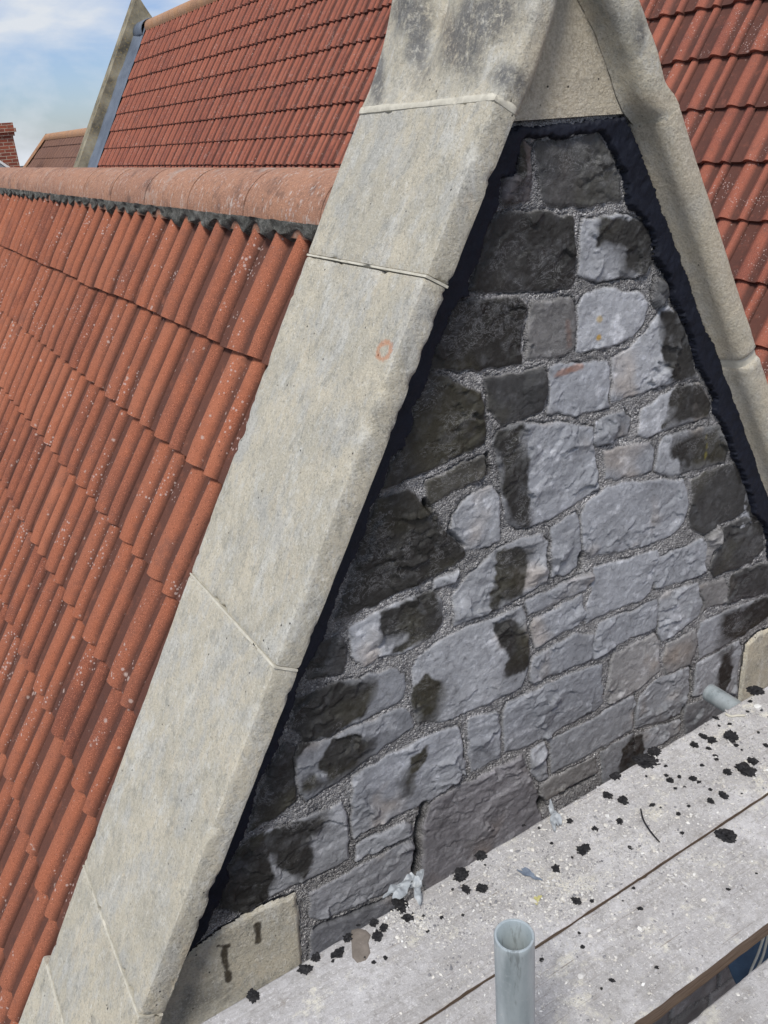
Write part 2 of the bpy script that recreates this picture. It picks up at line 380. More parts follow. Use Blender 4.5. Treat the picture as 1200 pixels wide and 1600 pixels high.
_nt = M['steel'].node_tree; _N = NB(_nt); _b = _nt.nodes['Principled BSDF']; _src = _b.inputs['Base Color'].links[0].from_socket
_c = _N.mix(_N.math('MULTIPLY', _N.mask(_N.noise(60, 5, 0.8, _N.coord((1, 1, 0.12))), 0.56, 0.66), 0.5), _src, (0.17, 0.18, 0.18))
_c = _N.mix(_N.math('MULTIPLY', _N.mask(_N.noise(45, 6, 0.8, _N.coord(loc=(3, 3, 3))), 0.62, 0.67), 0.8), _c, (0.75, 0.74, 0.70))
_nt.links.new(_c, _b.inputs['Base Color'])
M['lead'] = mat_simple('lead', [(0.09, 0.11, 0.145), (0.16, 0.19, 0.24)], 3, 0.75, 0.3, 0.003)
M['parapet'] = mat_simple('old_parapet_stone', [(0.09, 0.085, 0.07), (0.24, 0.215, 0.16), (0.36, 0.33, 0.25)], 3.0, 0.95, 0.2, 0.01, fine=(0.45, 0.33, 0.12))
M['plastic'] = mat_simple('pale_plastic', [(0.24, 0.26, 0.28), (0.44, 0.47, 0.49)], 40, 0.45, 0.5, 0.001)
M['bluesheet'] = mat_simple('blue_sheet', [(0.035, 0.07, 0.13), (0.07, 0.12, 0.20)], 9, 0.5, 0.4, 0.004)
M['cable'] = mat_simple('white_cable', [(0.5, 0.5, 0.47), (0.65, 0.65, 0.6)], 30, 0.5, 0.4, 0.0005)
M['ground'] = mat_simple('tarmac', [(0.045, 0.045, 0.045), (0.07, 0.07, 0.068)], 1.2, 0.95, 0.2, 0.01)
M['render_white'] = mat_simple('white_render', [(0.72, 0.72, 0.72), (0.8, 0.8, 0.8)], 2, 0.8, 0.3, 0.002)
M['masonry'] = mat_simple('church_masonry', [(0.14, 0.14, 0.145), (0.26, 0.26, 0.27)], 4, 0.9, 0.2, 0.02)
def mat_brick():
    m, nt_, b = new_mat('chimney_brick', 0.9, 0.2); N = NB(nt_)
    geo = N.coord(); sx = N.node('ShaderNodeSeparateXYZ'); N.link(geo, sx.inputs[0]); cx = N.node('ShaderNodeCombineXYZ')
    N.link(N.math('ADD', sx.outputs[0], sx.outputs[1]), cx.inputs[0]); N.link(sx.outputs[2], cx.inputs[1])
    br = N.node('ShaderNodeTexBrick'); N.link(cx.outputs[0], br.inputs['Vector']); br.inputs['Scale'].default_value = 1
    br.inputs['Brick Width'].default_value = 0.225; br.inputs['Row Height'].default_value = 0.075; br.inputs['Mortar Size'].default_value = 0.007
    br.inputs['Color1'].default_value = (0.30, 0.085, 0.05, 1); br.inputs['Color2'].default_value = (0.18, 0.055, 0.04, 1); br.inputs['Mortar'].default_value = (0.42, 0.34, 0.27, 1)
    c = N.mix(N.math('MULTIPLY', N.mask(N.noise(6, 5), 0.5, 0.7), 0.5), br.outputs['Color'], (0.12, 0.06, 0.045))
    N.link(c, b.inputs['Base Color']); N.link(N.bump(br.outputs['Fac'], -0.006, 1), b.inputs['Normal']); return m
M['brick'] = mat_brick()

# ------------------------------------------------------------------ planes of the building
P60 = R(60)
nL = np.array([-math.sin(P60), 0, math.cos(P60)]); tL = np.array([math.cos(P60), 0, math.sin(P60)])   # left slope: normal, uphill
nR = np.array([math.sin(P60), 0, math.cos(P60)]); tR = np.array([-math.cos(P60), 0, math.sin(P60)])
YF, YW, YB = 1.32, 1.40, 1.80          # coping front, rubble wall, coping back
CL, CR = -0.871, 1.279                 # coping top planes
EY = np.array([0, 1.0, 0])
XC = (CR - CL) / (2 * math.sin(P60))

# ------------------------------------------------------------------ ground
V = [(-300, -300, -8), (300, -300, -8), (300, 600, -8), (-300, 600, -8)]
tag(mesh_obj('ground', V, [[0, 1, 2, 3]], M['ground'], smooth=False), None, kind='structure')

# ------------------------------------------------------------------ tiled slopes
def roll(u):
    def b(c, w_, p): return np.clip(1 - ((u - c) / w_) ** 2, 0, 1) ** p
    return 0.0275 * b(0.45, 0.150, 0.70) + 0.025 * b(0.890, 0.095, 0.7) - 0.002 * b(0.15, 0.14, 1)
def tile_slope(name, mat, parent, n, t, c, s_top, courses, gauge, width, y_near, cols, nu=18, nv=5, thick=0.014, lift=0.024, seed=0, jit=0.0015, keep=None, flip=False):
    rg = np.random.default_rng(seed); B = MB(); pans = []; base_n = n
    u = np.linspace(0.0, 1.0, nu); v = np.linspace(0, 1.06, nv)
    base = n * c
    for i in range(courses):
        s0 = s_top - (i + 1) * gauge
        off = rg.normal(0, 0.0012)
        for j in range(cols):
            y1 = y_near + j * width          # near edge (seam side)
            if keep and not keep(s0, y1): continue
            U, Vv = np.meshgrid(u, v, indexing='ij')
            yy = y1 + width * (1 - U * 0.972)
            ds = rg.normal(0, 0.0022); tilt = rg.normal(0, jit)
            hh = roll(U if not flip else 1 - U) + lift * (1 - Vv) + off + tilt * (U - 0.5) + rg.normal(0, 0.0008)
            hh = hh - 0.0035 * np.clip(1 - Vv / 0.06, 0, 1) ** 2
            ss = s0 + Vv * gauge + ds + rg.normal(0, 0.003) * (U - 0.5)
            Pt = base + ss[..., None] * t + yy[..., None] * EY + hh[..., None] * n
            tail = Pt[:, :1] - n * thick - t * 0.001
            Pt = np.concatenate([tail, Pt], 1)
            e0 = Pt[:1] - n * (thick * 0.8); e1 = Pt[-1:] - n * (thick * 0.8)
            B.grid(np.concatenate([e0, Pt, e1], 0), a=float(np.clip(rg.normal(0.5, 0.27), 0, 1)))
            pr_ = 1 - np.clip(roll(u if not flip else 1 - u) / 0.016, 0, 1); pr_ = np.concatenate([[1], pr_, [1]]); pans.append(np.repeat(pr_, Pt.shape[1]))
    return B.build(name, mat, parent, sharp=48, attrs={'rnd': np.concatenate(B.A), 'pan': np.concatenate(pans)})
def half_round(B, centre, r, y0, y1, a=0.5, a0=-25, a1=205, seg=20, ny=6, thick=0.014, sock=0.0, seed=0, squash=1.0):
    """ridge tile along Y"""
    ang = np.radians(np.linspace(a0, a1, seg)); ys = np.linspace(y0, y1, ny)
    rr = r + sock * (ys > y1 - (y1 - y0) * 0.12)
    G = np.zeros((seg, ny, 3))
    for k, y in enumerate(ys):
        G[:, k, 0] = centre[0] + np.cos(ang) * rr[k]; G[:, k, 1] = y; G[:, k, 2] = centre[1] + np.sin(ang) * rr[k] * squash
    P = G.reshape(-1, 3); d = vnoise(P, 9, seed) * 0.0015; cc = np.array([centre[0], 0, centre[1]])
    nn = P - cc; nn[:, 1] = 0; nn /= np.linalg.norm(nn, axis=1)[:, None]; G = (P + nn * d[:, None]).reshape(G.shape)
    def inn(Q): 
        q = Q.copy(); v_ = Q - cc; v_[..., 1] = 0; v_ /= np.linalg.norm(v_, axis=-1)[..., None]; return q - v_ * thick
    G = np.concatenate([inn(G[:, :1]), G, inn(G[:, -1:])], 1)
    G = np.concatenate([inn(G[:1]), G, inn(G[-1:])], 0)
    B.grid(G, a=a)

# --- small side roof behind the gable
side = thing('tiled_roof', 'small steep red tiled roof with a half round clay ridge, left of the stone gable coping', 'roof')
S_K = 1.1786
c_roof = CL - 0.062
gauge_s, width_s = 0.3165, 0.2745
s_first = -0.0385 * S_K * 1.02          # tail of the first course
RX, RZ = 1.055, -0.222
def ridge_line_x(): return RX
s_top_s = s_first + gauge_s
tile_slope('tile_slope', M['tile'], side, nL, tL, c_roof - 0.012, s_top_s, 11, gauge_s, width_s, YB - 0.14, 34, nu=26, nv=7, seed=3)
# right slope hidden behind the gable
apex_c = float(np.array([RX, 0, 0]) @ nR + 0)  # plane through the ridge
zr = (c_roof - nL[0] * RX) / nL[2]
cRr = float(np.array([RX, 0, zr]) @ nR)
sR = float(np.array([RX, 0, zr]) @ tR)
tile_slope('tile_slope', M['tile'], side, nR, tR, cRr - 0.012, sR - 0.13, 8, gauge_s, width_s, YB - 0.14, 30, nu=12, nv=4, seed=4)
rl = 0.455; ry = 1.86
k = 0
while ry < 11.2:
    B = MB(); half_round(B, (RX, RZ), 0.128, ry + 0.0035, ry + rl - 0.0035, a=random.uniform(0.1, 0.9), a0=-8, a1=188, seg=26, ny=10, seed=k, squash=1.02)
    B.build('ridge_tile', M['ridge'], side, sharp=45); ry += rl; k += 1
# first (cut) ridge tile against the coping
B = MB(); half_round(B, (RX, RZ), 0.128, YB - 0.1, 1.857, a=0.4, a0=-8, a1=188, seg=26, ny=4, seed=77, squash=1.02); B.build('ridge_tile', M['ridge'], side, sharp=45)
# bedding mortar under the ridge: ragged, dropping into each pan
ys = np.linspace(YB - 0.1, 11.2, 1500)
vv = np.linspace(0, 1, 7)
G = np.zeros((len(ys), len(vv), 3))
low = 0.010 + 0.010 * np.cos((ys - (YB - 0.14) - 0.345 * width_s) * 2 * math.pi / (width_s / 2)) + 0.014 * vnoise(np.stack([ys, ys * 0, ys * 0], 1), 14, 5)
topP = np.array([RX - 0.118, 0, RZ + 0.012])
roofS = float(topP @ tL)
for j, q in enumerate(vv):
    s_ = roofS - 0.0 - q * (low + 0.020)
    hgt = 0.034 + (1 - q) * 0.014 + 0.006 * vnoise(np.stack([ys, ys * 0 + j * 0.02, ys * 0], 1), 30, 9)
    if j == len(vv) - 1: hgt = hgt * 0 - 0.01
    G[:, j] = nL * (c_roof - 0.012) + s_[:, None] * tL + hgt[:, None] * nL
    G[:, j, 1] += ys
G0 = G[:, :1].copy(); G0[:, 0, 0] = RX - 0.05; G0[:, 0, 2] = RZ + 0.0
tmp = MB(); tmp.grid(np.concatenate([G0, G], 1)); tmp.build('ridge_mortar', M['mortar'], side, sharp=60)

# --- main roof of the church beyond
QM = R(59.0)
nM = np.array([-math.sin(QM), 0, math.cos(QM)]); tM = np.array([math.cos(QM), 0, math.sin(QM)])
CM = -3.8
main = thing('tiled_roof', 'large long red tiled roof rising behind the gable and its ridge', 'roof')
Y_END = float(onN(152, 268, nM, CM)[1])
pr = onN(222, 47, nM, CM); s_ridge = float(pr @ tM)
g_m = 0.3150; w_m = 0.274
ncols = int((Y_END + 1.4) / w_m)
y_n = Y_END - ncols * w_m
s_low = float(np.mean([onN(1097, 250, nM, CM + 0.03) @ tM, onN(1122, 345, nM, CM + 0.03) @ tM + g_m]))
kt = int((s_ridge - s_low) / g_m) + 1
s_topm = s_low + kt * g_m
tile_slope('tile_slope', M['tile_main'], main, nM, tM, CM - 0.0, s_topm, kt + 12, g_m, w_m, y_n, ncols, nu=17, nv=4, seed=8, keep=lambda s, y: s < s_ridge - 0.08, lift=0.028, thick=0.02)
rM = nM * CM + tM * s_ridge
nM2 = np.array([-nM[0], 0, nM[2]]); tM2 = np.array([-tM[0], 0, tM[2]])
rp = np.array([rM[0] + 0.06, 0, rM[2] + 0.05])
bp = MB(); 
bp.grid(np.array([[rp + EY * y - tM2 * s for s in (0.0, 6.5)] for y in (-1.5, Y_END)])); bp.build('rear_slope', M['tile_main'], main, smooth=False)
yy = -1.4
while yy < Y_END - 0.1:
    B = MB(); y2 = min(yy + 0.45, Y_END - 0.02)
    half_round(B, (rp[0], rp[2] - 0.05), 0.13, yy, y2 - 0.008, a=random.random(), seg=14, ny=3, seed=int(yy * 10)); B.build('ridge_tile', M['ridge_far'], main, sharp=45); yy += 0.45

# --- far parapet with lead flashing
par = thing('parapet_gable', 'old lichen covered stone parapet gable at the far end of the long red roof', 'parapet')
def chevron(B, y0, y1, top, bot, slope_len, xr, zr_, q, seg=40, nz=0.012, seed=1):
    t1 = np.array([-math.cos(q), 0, -math.sin(q)]); t2 = np.array([math.cos(q), 0, -math.sin(q)])
    n1 = np.array([-math.sin(q), 0, math.cos(q)]); n2 = np.array([math.sin(q), 0, math.cos(q)])
    apT = np.array([xr, 0, zr_ + top / math.cos(q)]); apB = np.array([xr, 0, zr_ + bot / math.cos(q)])
    for t_, in ((t1,), (t2,)):
        ks = np.linspace(0, slope_len, seg); sec = []
        for s in ks:
            T = apT + t_ * s; Bm = apB + t_ * s
            sec.append([Bm + EY * y0, T + EY * y0, T + EY * y1, Bm + EY * y1, Bm + EY * y0])
        G_ = np.array(sec); P_ = G_.reshape(-1, 3); P_ += (vnoise(P_, 5, seed) * nz)[:, None] * np.array([0.5, 0.2, 0.8])
        B.grid(P_.reshape(G_.shape) if t_ is t2 else P_.reshape(G_.shape)[::-1])
B = MB(); chevron(B, Y_END + 0.47, Y_END + 0.80, 0.31, -0.3, 8.0, rp[0], rp[2] - 0.08, QM, nz=0.02); B.build('parapet_coping', M['parapet'], par, sharp=40)
B = MB(); chevron(B, Y_END + 0.50, Y_END + 0.76, 0.22, -2.5, 8.0, rp[0], rp[2] - 0.08, QM, seg=2, nz=0.0); B.build('parapet_wall', M['parapet'], par, smooth=False)
B = MB()
a_ = [nM * (CM + h_) + EY * (Y_END + dy) for dy, h_ in ((-0.035, 0.035), (0.0, 0.05), (0.12, 0.045), (0.47, 0.08), (0.485, 0.20))]
G_ = np.array([[p + tM * (s_ridge + 0.06 - q) for q in np.linspace(0, 7.5, 40)] for p in a_]); P_ = G_.reshape(-1, 3); P_ += nM * (vnoise(P_, 6, 4) * 0.008)[:, None]
B.grid(P_.reshape(G_.shape)); B.build('lead_flashing', M['lead'], par)
B = MB(); half_round(B, (rp[0], rp[2] - 0.10), 0.2, Y_END - 0.02, Y_END + 0.48, seg=14, ny=4); B.build('lead_saddle', M['lead'], par)

# --- brown hipped roof far beyond
hip = thing('hipped_roof', 'weathered brown tiled hipped roof far beyond the parapet', 'roof')
QH = R(50); nH = np.array([-math.sin(QH), 0, math.cos(QH)]); tH = np.array([math.cos(QH), 0, math.sin(QH)])
hp = onY(75, 212, 26.0); cH = float(hp @ nH); sH = float(hp @ tH)
def keep_h(s, y): return y + 0.3 < 26.0 + (sH - s) * math.cos(QH) * 1.0
tile_slope('tile_slope', M['tile_brown'], hip, nH, tH, cH - 0.03, sH, 9, 0.345, 0.30, 17.9, 38, nu=9, nv=3, seed=21, keep=keep_h, thick=0.02)
B = MB(); B.grid(np.array([[hp + EY * (y - 26) for y in (17.8, 26.0)], [hp + tH * -3.5 + EY * (y - 26) for y in (17.8, 26.0 + 3.5 * math.cos(QH))]]) - nH * 0.04)
far = hp + np.array([-math.cos(QH) * 3.5, math.cos(QH) * 3.5, -math.sin(QH) * 3.5]); far2 = hp + np.array([math.cos(QH) * 3.5, math.cos(QH) * 3.5, -math.sin(QH) * 3.5])
B.add([hp, far, far2], [[0, 1, 2, 2]]); B.build('roof_deck', M['tile_brown'], hip, smooth=False)
B = MB(); half_round(B, (hp[0], hp[2] - 0.06), 0.11, 17.9, 26.05, seg=12, ny=30, seed=5); B.build('ridge', M['ridge_far'], hip, sharp=45)
d_ = far - hp; L_ = np.linalg.norm(d_); d_ /= L_; sd_ = np.cross(d_, np.array([0, 0, 1.0])); sd_ /= np.linalg.norm(sd_); up_ = np.cross(sd_, d_)
B = MB(); B.grid(np.array([[hp + d_ * q + sd_ * math.cos(a) * 0.1 + up_ * (math.sin(a) * 0.1 - 0.03) for q in np.linspace(0, L_, 14)] for a in np.radians(np.linspace(0, 180, 10))])); B.build('hip_ridge', M['ridge_far'], hip)

# --- brick chimney and white gable house
ch = thing('brick_chimney', 'red brick chimney stack with stepped top at the left edge beyond the ridge', 'chimney')
cp = onY(33, 268, 24.0)
cw = 0.75
def cbox(z0, z1, g, name, mat=M['brick']):
    B = MB(); B.box((cp[0] - cw / 2, 24.0 + cw / 2, (z0 + z1) / 2), (cw / 2 + g, cw / 2 + g, (z1 - z0) / 2)); return B.build(name, mat, ch, smooth=False)
ztop = onY(22, 212, 24.0)[2]
cbox(-6, ztop, 0.0, 'shaft'); cbox(ztop, ztop + 0.08, 0.04, 'corbel'); cbox(ztop + 0.08, ztop + 0.17, 0.085, 'corbel'); cbox(ztop + 0.17, ztop + 0.29, 0.05, 'corbel')
B = MB(); 
ptc = np.array([cp[0] - 0.42, 24.3, ztop + 0.29]); aa = np.radians(np.linspace(0, 360, 25))[:-1]
prof = [(0.17, 0), (0.16, 0.06), (0.13, 0.10), (0.115, 0.35), (0.14, 0.37), (0.14, 0.42), (0.105, 0.42), (0.1, 0.2)]
B.grid(np.array([[ptc + np.array([math.cos(a) * r_, math.sin(a) * r_, h_]) for r_, h_ in prof] for a in aa]), wrapu=True); B.build('chimney_pot', M['ridge'], ch, sharp=40)
hs = thing('white_house', 'white gable end of a house just showing above the ridge beside the chimney', 'house')
g1 = onY(-6, 252, 21.0); g2 = onY(24, 272, 21.0); sl_ = (g1[2] - g2[2]) / (g2[0] - g1[0])
gx = g1[0] - 1.5; gz = g1[2] + 1.5 * sl_
B = MB(); w2 = 5.0
P_ = [(gx, gz), (gx + w2, gz - w2 * sl_), (gx + w2, -8), (gx - w2, -8), (gx - w2, gz - w2 * sl_)]
Vh = [(x, 21.0, z) for x, z in P_] + [(x, 23.2, z) for x, z in P_]
mesh_obj('wall', Vh, [[0, 1, 2, 3, 4], [9, 8, 7, 6, 5], [1, 6, 7, 2], [3, 8, 9, 4]], M['render_white'], hs, smooth=False)
Vr = []
for dz in (0.01, 0.07):
    for y in (20.9, 23.3): Vr += [(gx - w2 - 0.2, y, gz - (w2 + 0.2) * sl_ + dz), (gx, y, gz + dz), (gx + w2 + 0.2, y, gz - (w2 + 0.2) * sl_ + dz)]
mesh_obj('roof', Vr, [[0, 1, 4, 3], [1, 2, 5, 4], [6, 9, 10, 7], [7, 10, 11, 8], [0, 6, 7, 1], [1, 7, 8, 2], [3, 4, 10, 9], [4, 5, 11, 10]], M['render_white'], hs, smooth=False)

# ------------------------------------------------------------------ the gable wall
gable = thing('gable_wall', 'triangular grey rubble stone gable wall with pale stone coping and fresh black bitumen edge', 'wall')
Z0 = (0, 0, 1.0)
def vw(ox, oy, sc): return lambda pts: [(ox + x / sc, oy + y / sc) for x, y in pts]
A, Bv, Cv, Dv, Ev, Fv, Gv, Zv = vw(650, 180, 3), vw(550, 550, 4), vw(750, 550, 3), vw(450, 800, 3), vw(800, 800, 3), vw(300, 1100, 3.4286), vw(600, 1100, 3), vw(900, 500, 4)
def I(pts): return pts
GREY, PALE, DARK, BRN, PURP = (0.265, 0.275, 0.30), (0.33, 0.34, 0.365), (0.021, 0.020, 0.018), (0.24, 0.235, 0.235), (0.15, 0.135, 0.14)
DK = 1.0
STONES = [
 (A([(490,150),(525,115),(555,140),(545,395),(430,425),(405,400),(420,300),(480,280)]), PURP, 0.25),
 (A([(575,130),(700,125),(870,90),(890,130),(975,300),(970,400),(850,415),(640,430),(600,400),(585,250)]), GREY, .8),
 (A([(400,470),(560,455),(750,480),(765,760),(740,805),(520,825),(330,835),(270,810),(290,700),(340,530)]), GREY, .93),
 (A([(800,490),(1010,470),(1100,545),(1115,700),(1090,740),(870,785),(785,755),(790,560)]), PALE, 0),
 (A([(200,880),(500,860),(525,900),(500,1160),(300,1190),(80,1195),(100,1110),(170,960)]), GREY, .95),
 (A([(550,880),(740,860),(750,900),(752,1080),(690,1135),(530,1145),(540,1000)]), BRN, 0.35),
 (A([(770,900),(800,850),(890,820),(1060,830),(1092,880),(1085,970),(1030,1035),(930,1090),(765,1105)]), PALE, 0),
 (A([(1130,770),(1175,780),(1185,850),(1140,890),(1118,860)]), GREY, .6),
 (Cv([(35,130),(160,115),(300,75),(320,120),(300,275),(200,325),(110,335),(60,270)]), GREY, .85),
 (Cv([(340,80),(440,55),(600,50),(620,90),(610,260),(460,295),(330,285)]), GREY, 0),
 (Zv([(240,515),(245,260),(360,170),(450,90),(500,10),(540,-60),(600,-90),(650,-50),(690,60),(745,270),(775,370),(650,375),(480,440),(340,490)]), PALE, 0),
 (Cv([(555,330),(690,275),(715,310),(705,395),(570,440),(550,420)]), GREY, 0),
 (Cv([(770,270),(930,170),(1040,160),(1095,240),(1085,310),(900,360),(790,400),(755,385)]), PALE, 0),
 (Cv([(600,470),(800,430),(825,460),(815,555),(720,590),(600,600)]), GREY, 0),
 (Cv([(850,440),(880,400),(1060,360),(1130,350),(1175,460),(1160,520),(1050,545),(900,580),(835,560)]), PALE, 0),
 (Cv([(95,370),(200,345),(420,338),(540,360),(550,440),(565,640),(500,690),(380,760),(250,830),(190,830),(140,800),(100,560),(80,420)]), GREY, 0),
 (Cv([(510,720),(600,640),(760,610),(965,600),(985,700),(970,800),(900,870),(700,930),(540,965),(495,940),(490,760)]), GREY, 0),
 (Zv([(735,1010),(850,950),(1010,900),(1080,1100),(1085,1200),(960,1260),(820,1340),(735,1310),(720,1200),(745,1100)]), GREY, .85),
 (Ev([(1000,80),(1110,30),(1180,60),(1195,170),(1130,240),(960,305),(940,270),(985,170)]), GREY, .85),
 (Ev([(925,115),(975,75),(985,110),(935,260),(918,240)]), BRN, .2),
 (Cv([(350,830),(460,755),(475,800),(485,990),(430,1040),(355,1060),(345,900)]), GREY, 0),
 (Dv([(985,190),(1080,140),(1200,120),(1225,150),(1225,330),(1110,400),(960,470),(790,535),(790,400),(870,290)]), PALE, 0),
 (Ev([(395,270),(520,240),(690,190),(700,250),(665,370),(620,420),(460,470),(360,530),(350,500),(385,380)]), GREY, 0),
 (Ev([(700,220),(910,130),(925,160),(915,290),(800,335),(690,360),(675,320)]), GREY, 0),
 (Ev([(730,385),(880,340),(900,440),(880,500),(760,590),(720,610),(700,580),(705,420)]), PALE, 0),
 (Ev([(890,350),(1010,320),(1025,360),(1010,430),(930,450),(890,490),(905,430)]), BRN, .15),
 (Ev([(1045,295),(1180,250),(1250,240),(1250,370),(1100,410),(1030,430),(1025,400)]), GREY, .85),
 (Ev([(895,530),(1000,480),(1100,440),(1250,390),(1250,470),(1110,570),(990,640),(890,695),(880,600)]), PALE, 0),
 (Ev([(880,720),(1000,655),(1075,610),(1085,640),(1060,860),(1000,850),(940,850),(860,870),(870,780)]), GREY, 0),
 (Ev([(420,530),(560,480),(690,420),(700,470),(685,550),(560,600),(400,690),(390,620)]), GREY, 0),
 (Ev([(740,630),(870,560),(880,600),(850,720),(740,760),(720,700)]), BRN, 0),
 (Ev([(485,680),(680,580),(700,620),(700,750),(600,840),(460,910),(450,840)]), BRN, 0),
 (Ev([(70,430),(370,290),(390,310),(360,370),(220,430),(85,490)]), GREY, 0),
 (Ev([(115,510),(340,400),(350,480),(320,530),(120,640),(100,570)]), GREY, 0),
 (Ev([(110,690),(320,575),(390,590),(390,690),(300,730),(110,810),(95,760)]), GREY, 0),
 (Ev([(-30,950),(0,900),(120,850),(280,770),(430,720),(435,900),(400,935),(260,1005),(180,1060),(60,1110),(-20,1130)]), GREY, 0),
 (Gv([(785,180),(930,110),(1180,-30),(1190,20),(1170,130),(1050,200),(800,330),(790,250)]), GREY, 0),
 (Gv([(700,230),(760,190),(780,350),(740,370),(705,340),(690,300)]), GREY, 0),
 (Ev([(610,870),(700,790),(840,740),(845,830),(800,950),(700,990),(590,1020),(595,930)]), GREY, 0),
 (Ev([(590,1060),(700,1010),(800,980),(800,1030),(600,1170),(585,1120)]), GREY, 0.1),
 (Ev([(430,1130),(580,1050),(600,1180),(560,1240),(440,1300)]), GREY, .35),
 (Ev([(820,920),(950,870),(1040,900),(1030,1000),(830,1090)]), GREY, .5),
 (Gv([(740,390),(1000,250),(1010,330),(870,400),(820,440),(760,460),(740,430)]), BRN, .3),
 (Gv([(230,470),(400,380),(650,250),(680,330),(740,480),(745,600),(220,900),(185,830),(200,600)]), (0.18,0.175,0.19), 0),
 (Gv([(410,80),(540,45),(560,130),(550,260),(420,320),(410,250)]), GREY, 0),
 (I([(556,1218),(600,1190),(665,1158),(718,1137),(728,1165),(729,1213),(690,1245),(640,1268),(556,1312),(553,1260)]), GREY, 0),
 (Fv([(900,760),(1150,640),(1195,660),(1190,700),(1000,800),(895,850)]), GREY, 0),
 (Fv([(640,1030),(800,940),(1190,740),(1200,960),(1060,1010),(800,1130),(700,1170),(645,1160)]), (0.205,0.21,0.23), 0),
 (Fv([(650,1210),(850,1140),(1100,1040),(1130,1120),(650,1400)]), (0.18,0.185,0.205), 0.1),
 (Fv([(310,740),(450,690),(700,590),(810,545),(840,640),(850,840),(700,920),(600,970),(530,990),(400,1060),(300,1130),(150,1110),(200,960),(200,870),(260,780)]), PALE, 0),
 (Fv([(590,230),(700,215),(900,130),(1110,40),(1180,60),(1190,130),(1050,230),(920,330),(850,390),(740,460),(620,520),(580,480),(570,300)]), GREY, 0),
 (Fv([(500,230),(560,250),(565,400),(560,520),(480,600),(310,690),(340,580),(400,430),(460,290)]), GREY, .92),
 (Dv([(50,880),(240,810),(520,745),(560,770),(545,890),(400,960),(200,1060),(90,1090),(20,1000)]), GREY, 0),
 (Dv([(300,560),(420,480),(600,410),(690,380),(725,420),(735,520),(700,570),(560,660),(430,690),(370,730),(310,680)]), PALE, 0),
 (Dv([(130,650),(200,600),(250,590),(280,660),(260,770),(100,790),(100,730)]), GREY, .85),
 (Dv([(620,680),(800,570),(960,510),(1100,450),(1130,540),(1140,720),(1100,830),(940,910),(720,990),(620,995),(590,900),(600,760)]), PALE, 0),
 (Dv([(700,330),(810,275),(790,330),(700,375)]), PALE, 0),
 (Bv([(500,145),(600,170),(720,230),(820,270),(845,380),(845,570),(700,640),(520,725),(400,790),(300,820),(210,860),(260,700),(330,600),(400,470),(400,350),(460,230)]), GREY, .93),
 (Bv([(480,830),(640,740),(850,650),(865,760),(780,820),(640,880),(500,970),(480,900)]), BRN, .8),
 (I([(597,785),(642,770),(670,792),(690,820),(728,862),(728,872),(690,900),(640,920),(600,940),(560,960),(525,970),(540,930),(560,880),(570,850),(580,820)]), GREY, 1.0),
 (I([(710,805),(735,778),(772,760),(784,780),(786,845),(770,855),(730,862),(708,835)]), PALE, 0),
]
WET = [
 A([(880,490),(1010,470),(1110,540),(1120,700),(1060,745),(975,755),(980,640),(930,600),(860,620),(870,540)]),
 Zv([(510,-100),(700,-50),(800,370),(640,380),(580,380),(570,240),(540,100)]),
 Cv([(930,165),(1040,150),(1110,240),(1095,310),(950,345),(870,350),(900,300),(890,220)]),
 Cv([(920,400),(1130,340),(1190,480),(1160,530),(960,570),(940,510),(900,470)]),
 Cv([(70,350),(210,335),(225,450),(240,600),(248,835),(180,835),(130,800),(70,420)]),
 Dv([(985,190),(1080,160),(1150,180),(1140,260),(1110,400),(960,480),(970,330)]),
 Dv([(975,520),(1060,490),(1130,560),(1150,720),(1100,770),(1030,780),(1030,640),(980,590)]),
 Dv([(585,830),(660,765),(720,800),(740,870),(700,990),(620,1005),(580,900)]),
 Dv([(-20,870),(240,800),(440,780),(430,830),(380,950),(200,1075),(90,1100),(0,1030)]),
 Fv([(760,200),(870,160),(980,200),(960,290),(900,370),(740,440),(730,370),(690,350),(700,310)]),
 Fv([(600,420),(660,385),(710,440),(640,500),(590,480)]),
 Dv([(440,480),(700,370),(745,520),(680,590),(500,670),(560,600),(430,600)]),
 Fv([(300,740),(700,580),(750,600),(750,680),(650,740),(650,900),(600,970),(540,920),(440,870),(420,790),(445,950),(420,1050),(300,1140),(80,1200),(150,1000),(190,870),(250,780)]),
 Gv([(130,260),(200,215),(205,240),(150,330),(140,430),(95,440),(90,370),(140,300)]),
 Ev([(1000,480),(1250,380),(1250,480),(1110,580),(975,650),(985,560)]),
 Ev([(990,660),(1050,620),(1040,760),(1000,860),(960,860),(975,740)]),
 Ev([(560,1050),(620,1020),(640,1200),(500,1300),(520,1120)]),
 # mortar next to the bitumen, stained as well
 I([(815,185),(800,300),(700,480),(640,640),(560,800),(470,1020),(420,1180),(320,1420),(300,1480),(350,1440),(400,1350),(450,1230),(490,1130),(520,1040),(560,960),(620,900),(640,760),(700,600),(760,470),(800,350),(830,260)]),
 I([(960,210),(1000,340),(1045,470),(1085,560),(1120,640),(1150,740),(1180,820),(1210,870),(1210,800),(1150,660),(1060,430),(985,200)]),
]
ASH = [I([(296,1492),(340,1458),(400,1421),(464,1397),(470,1425),(476,1520),(476,1700),(180,1800),(180,1500)]),
       I([(1167,1008),(1186,990),(1260,955),(1330,1080),(1330,1300),(1150,1300),(1156,1088)])]
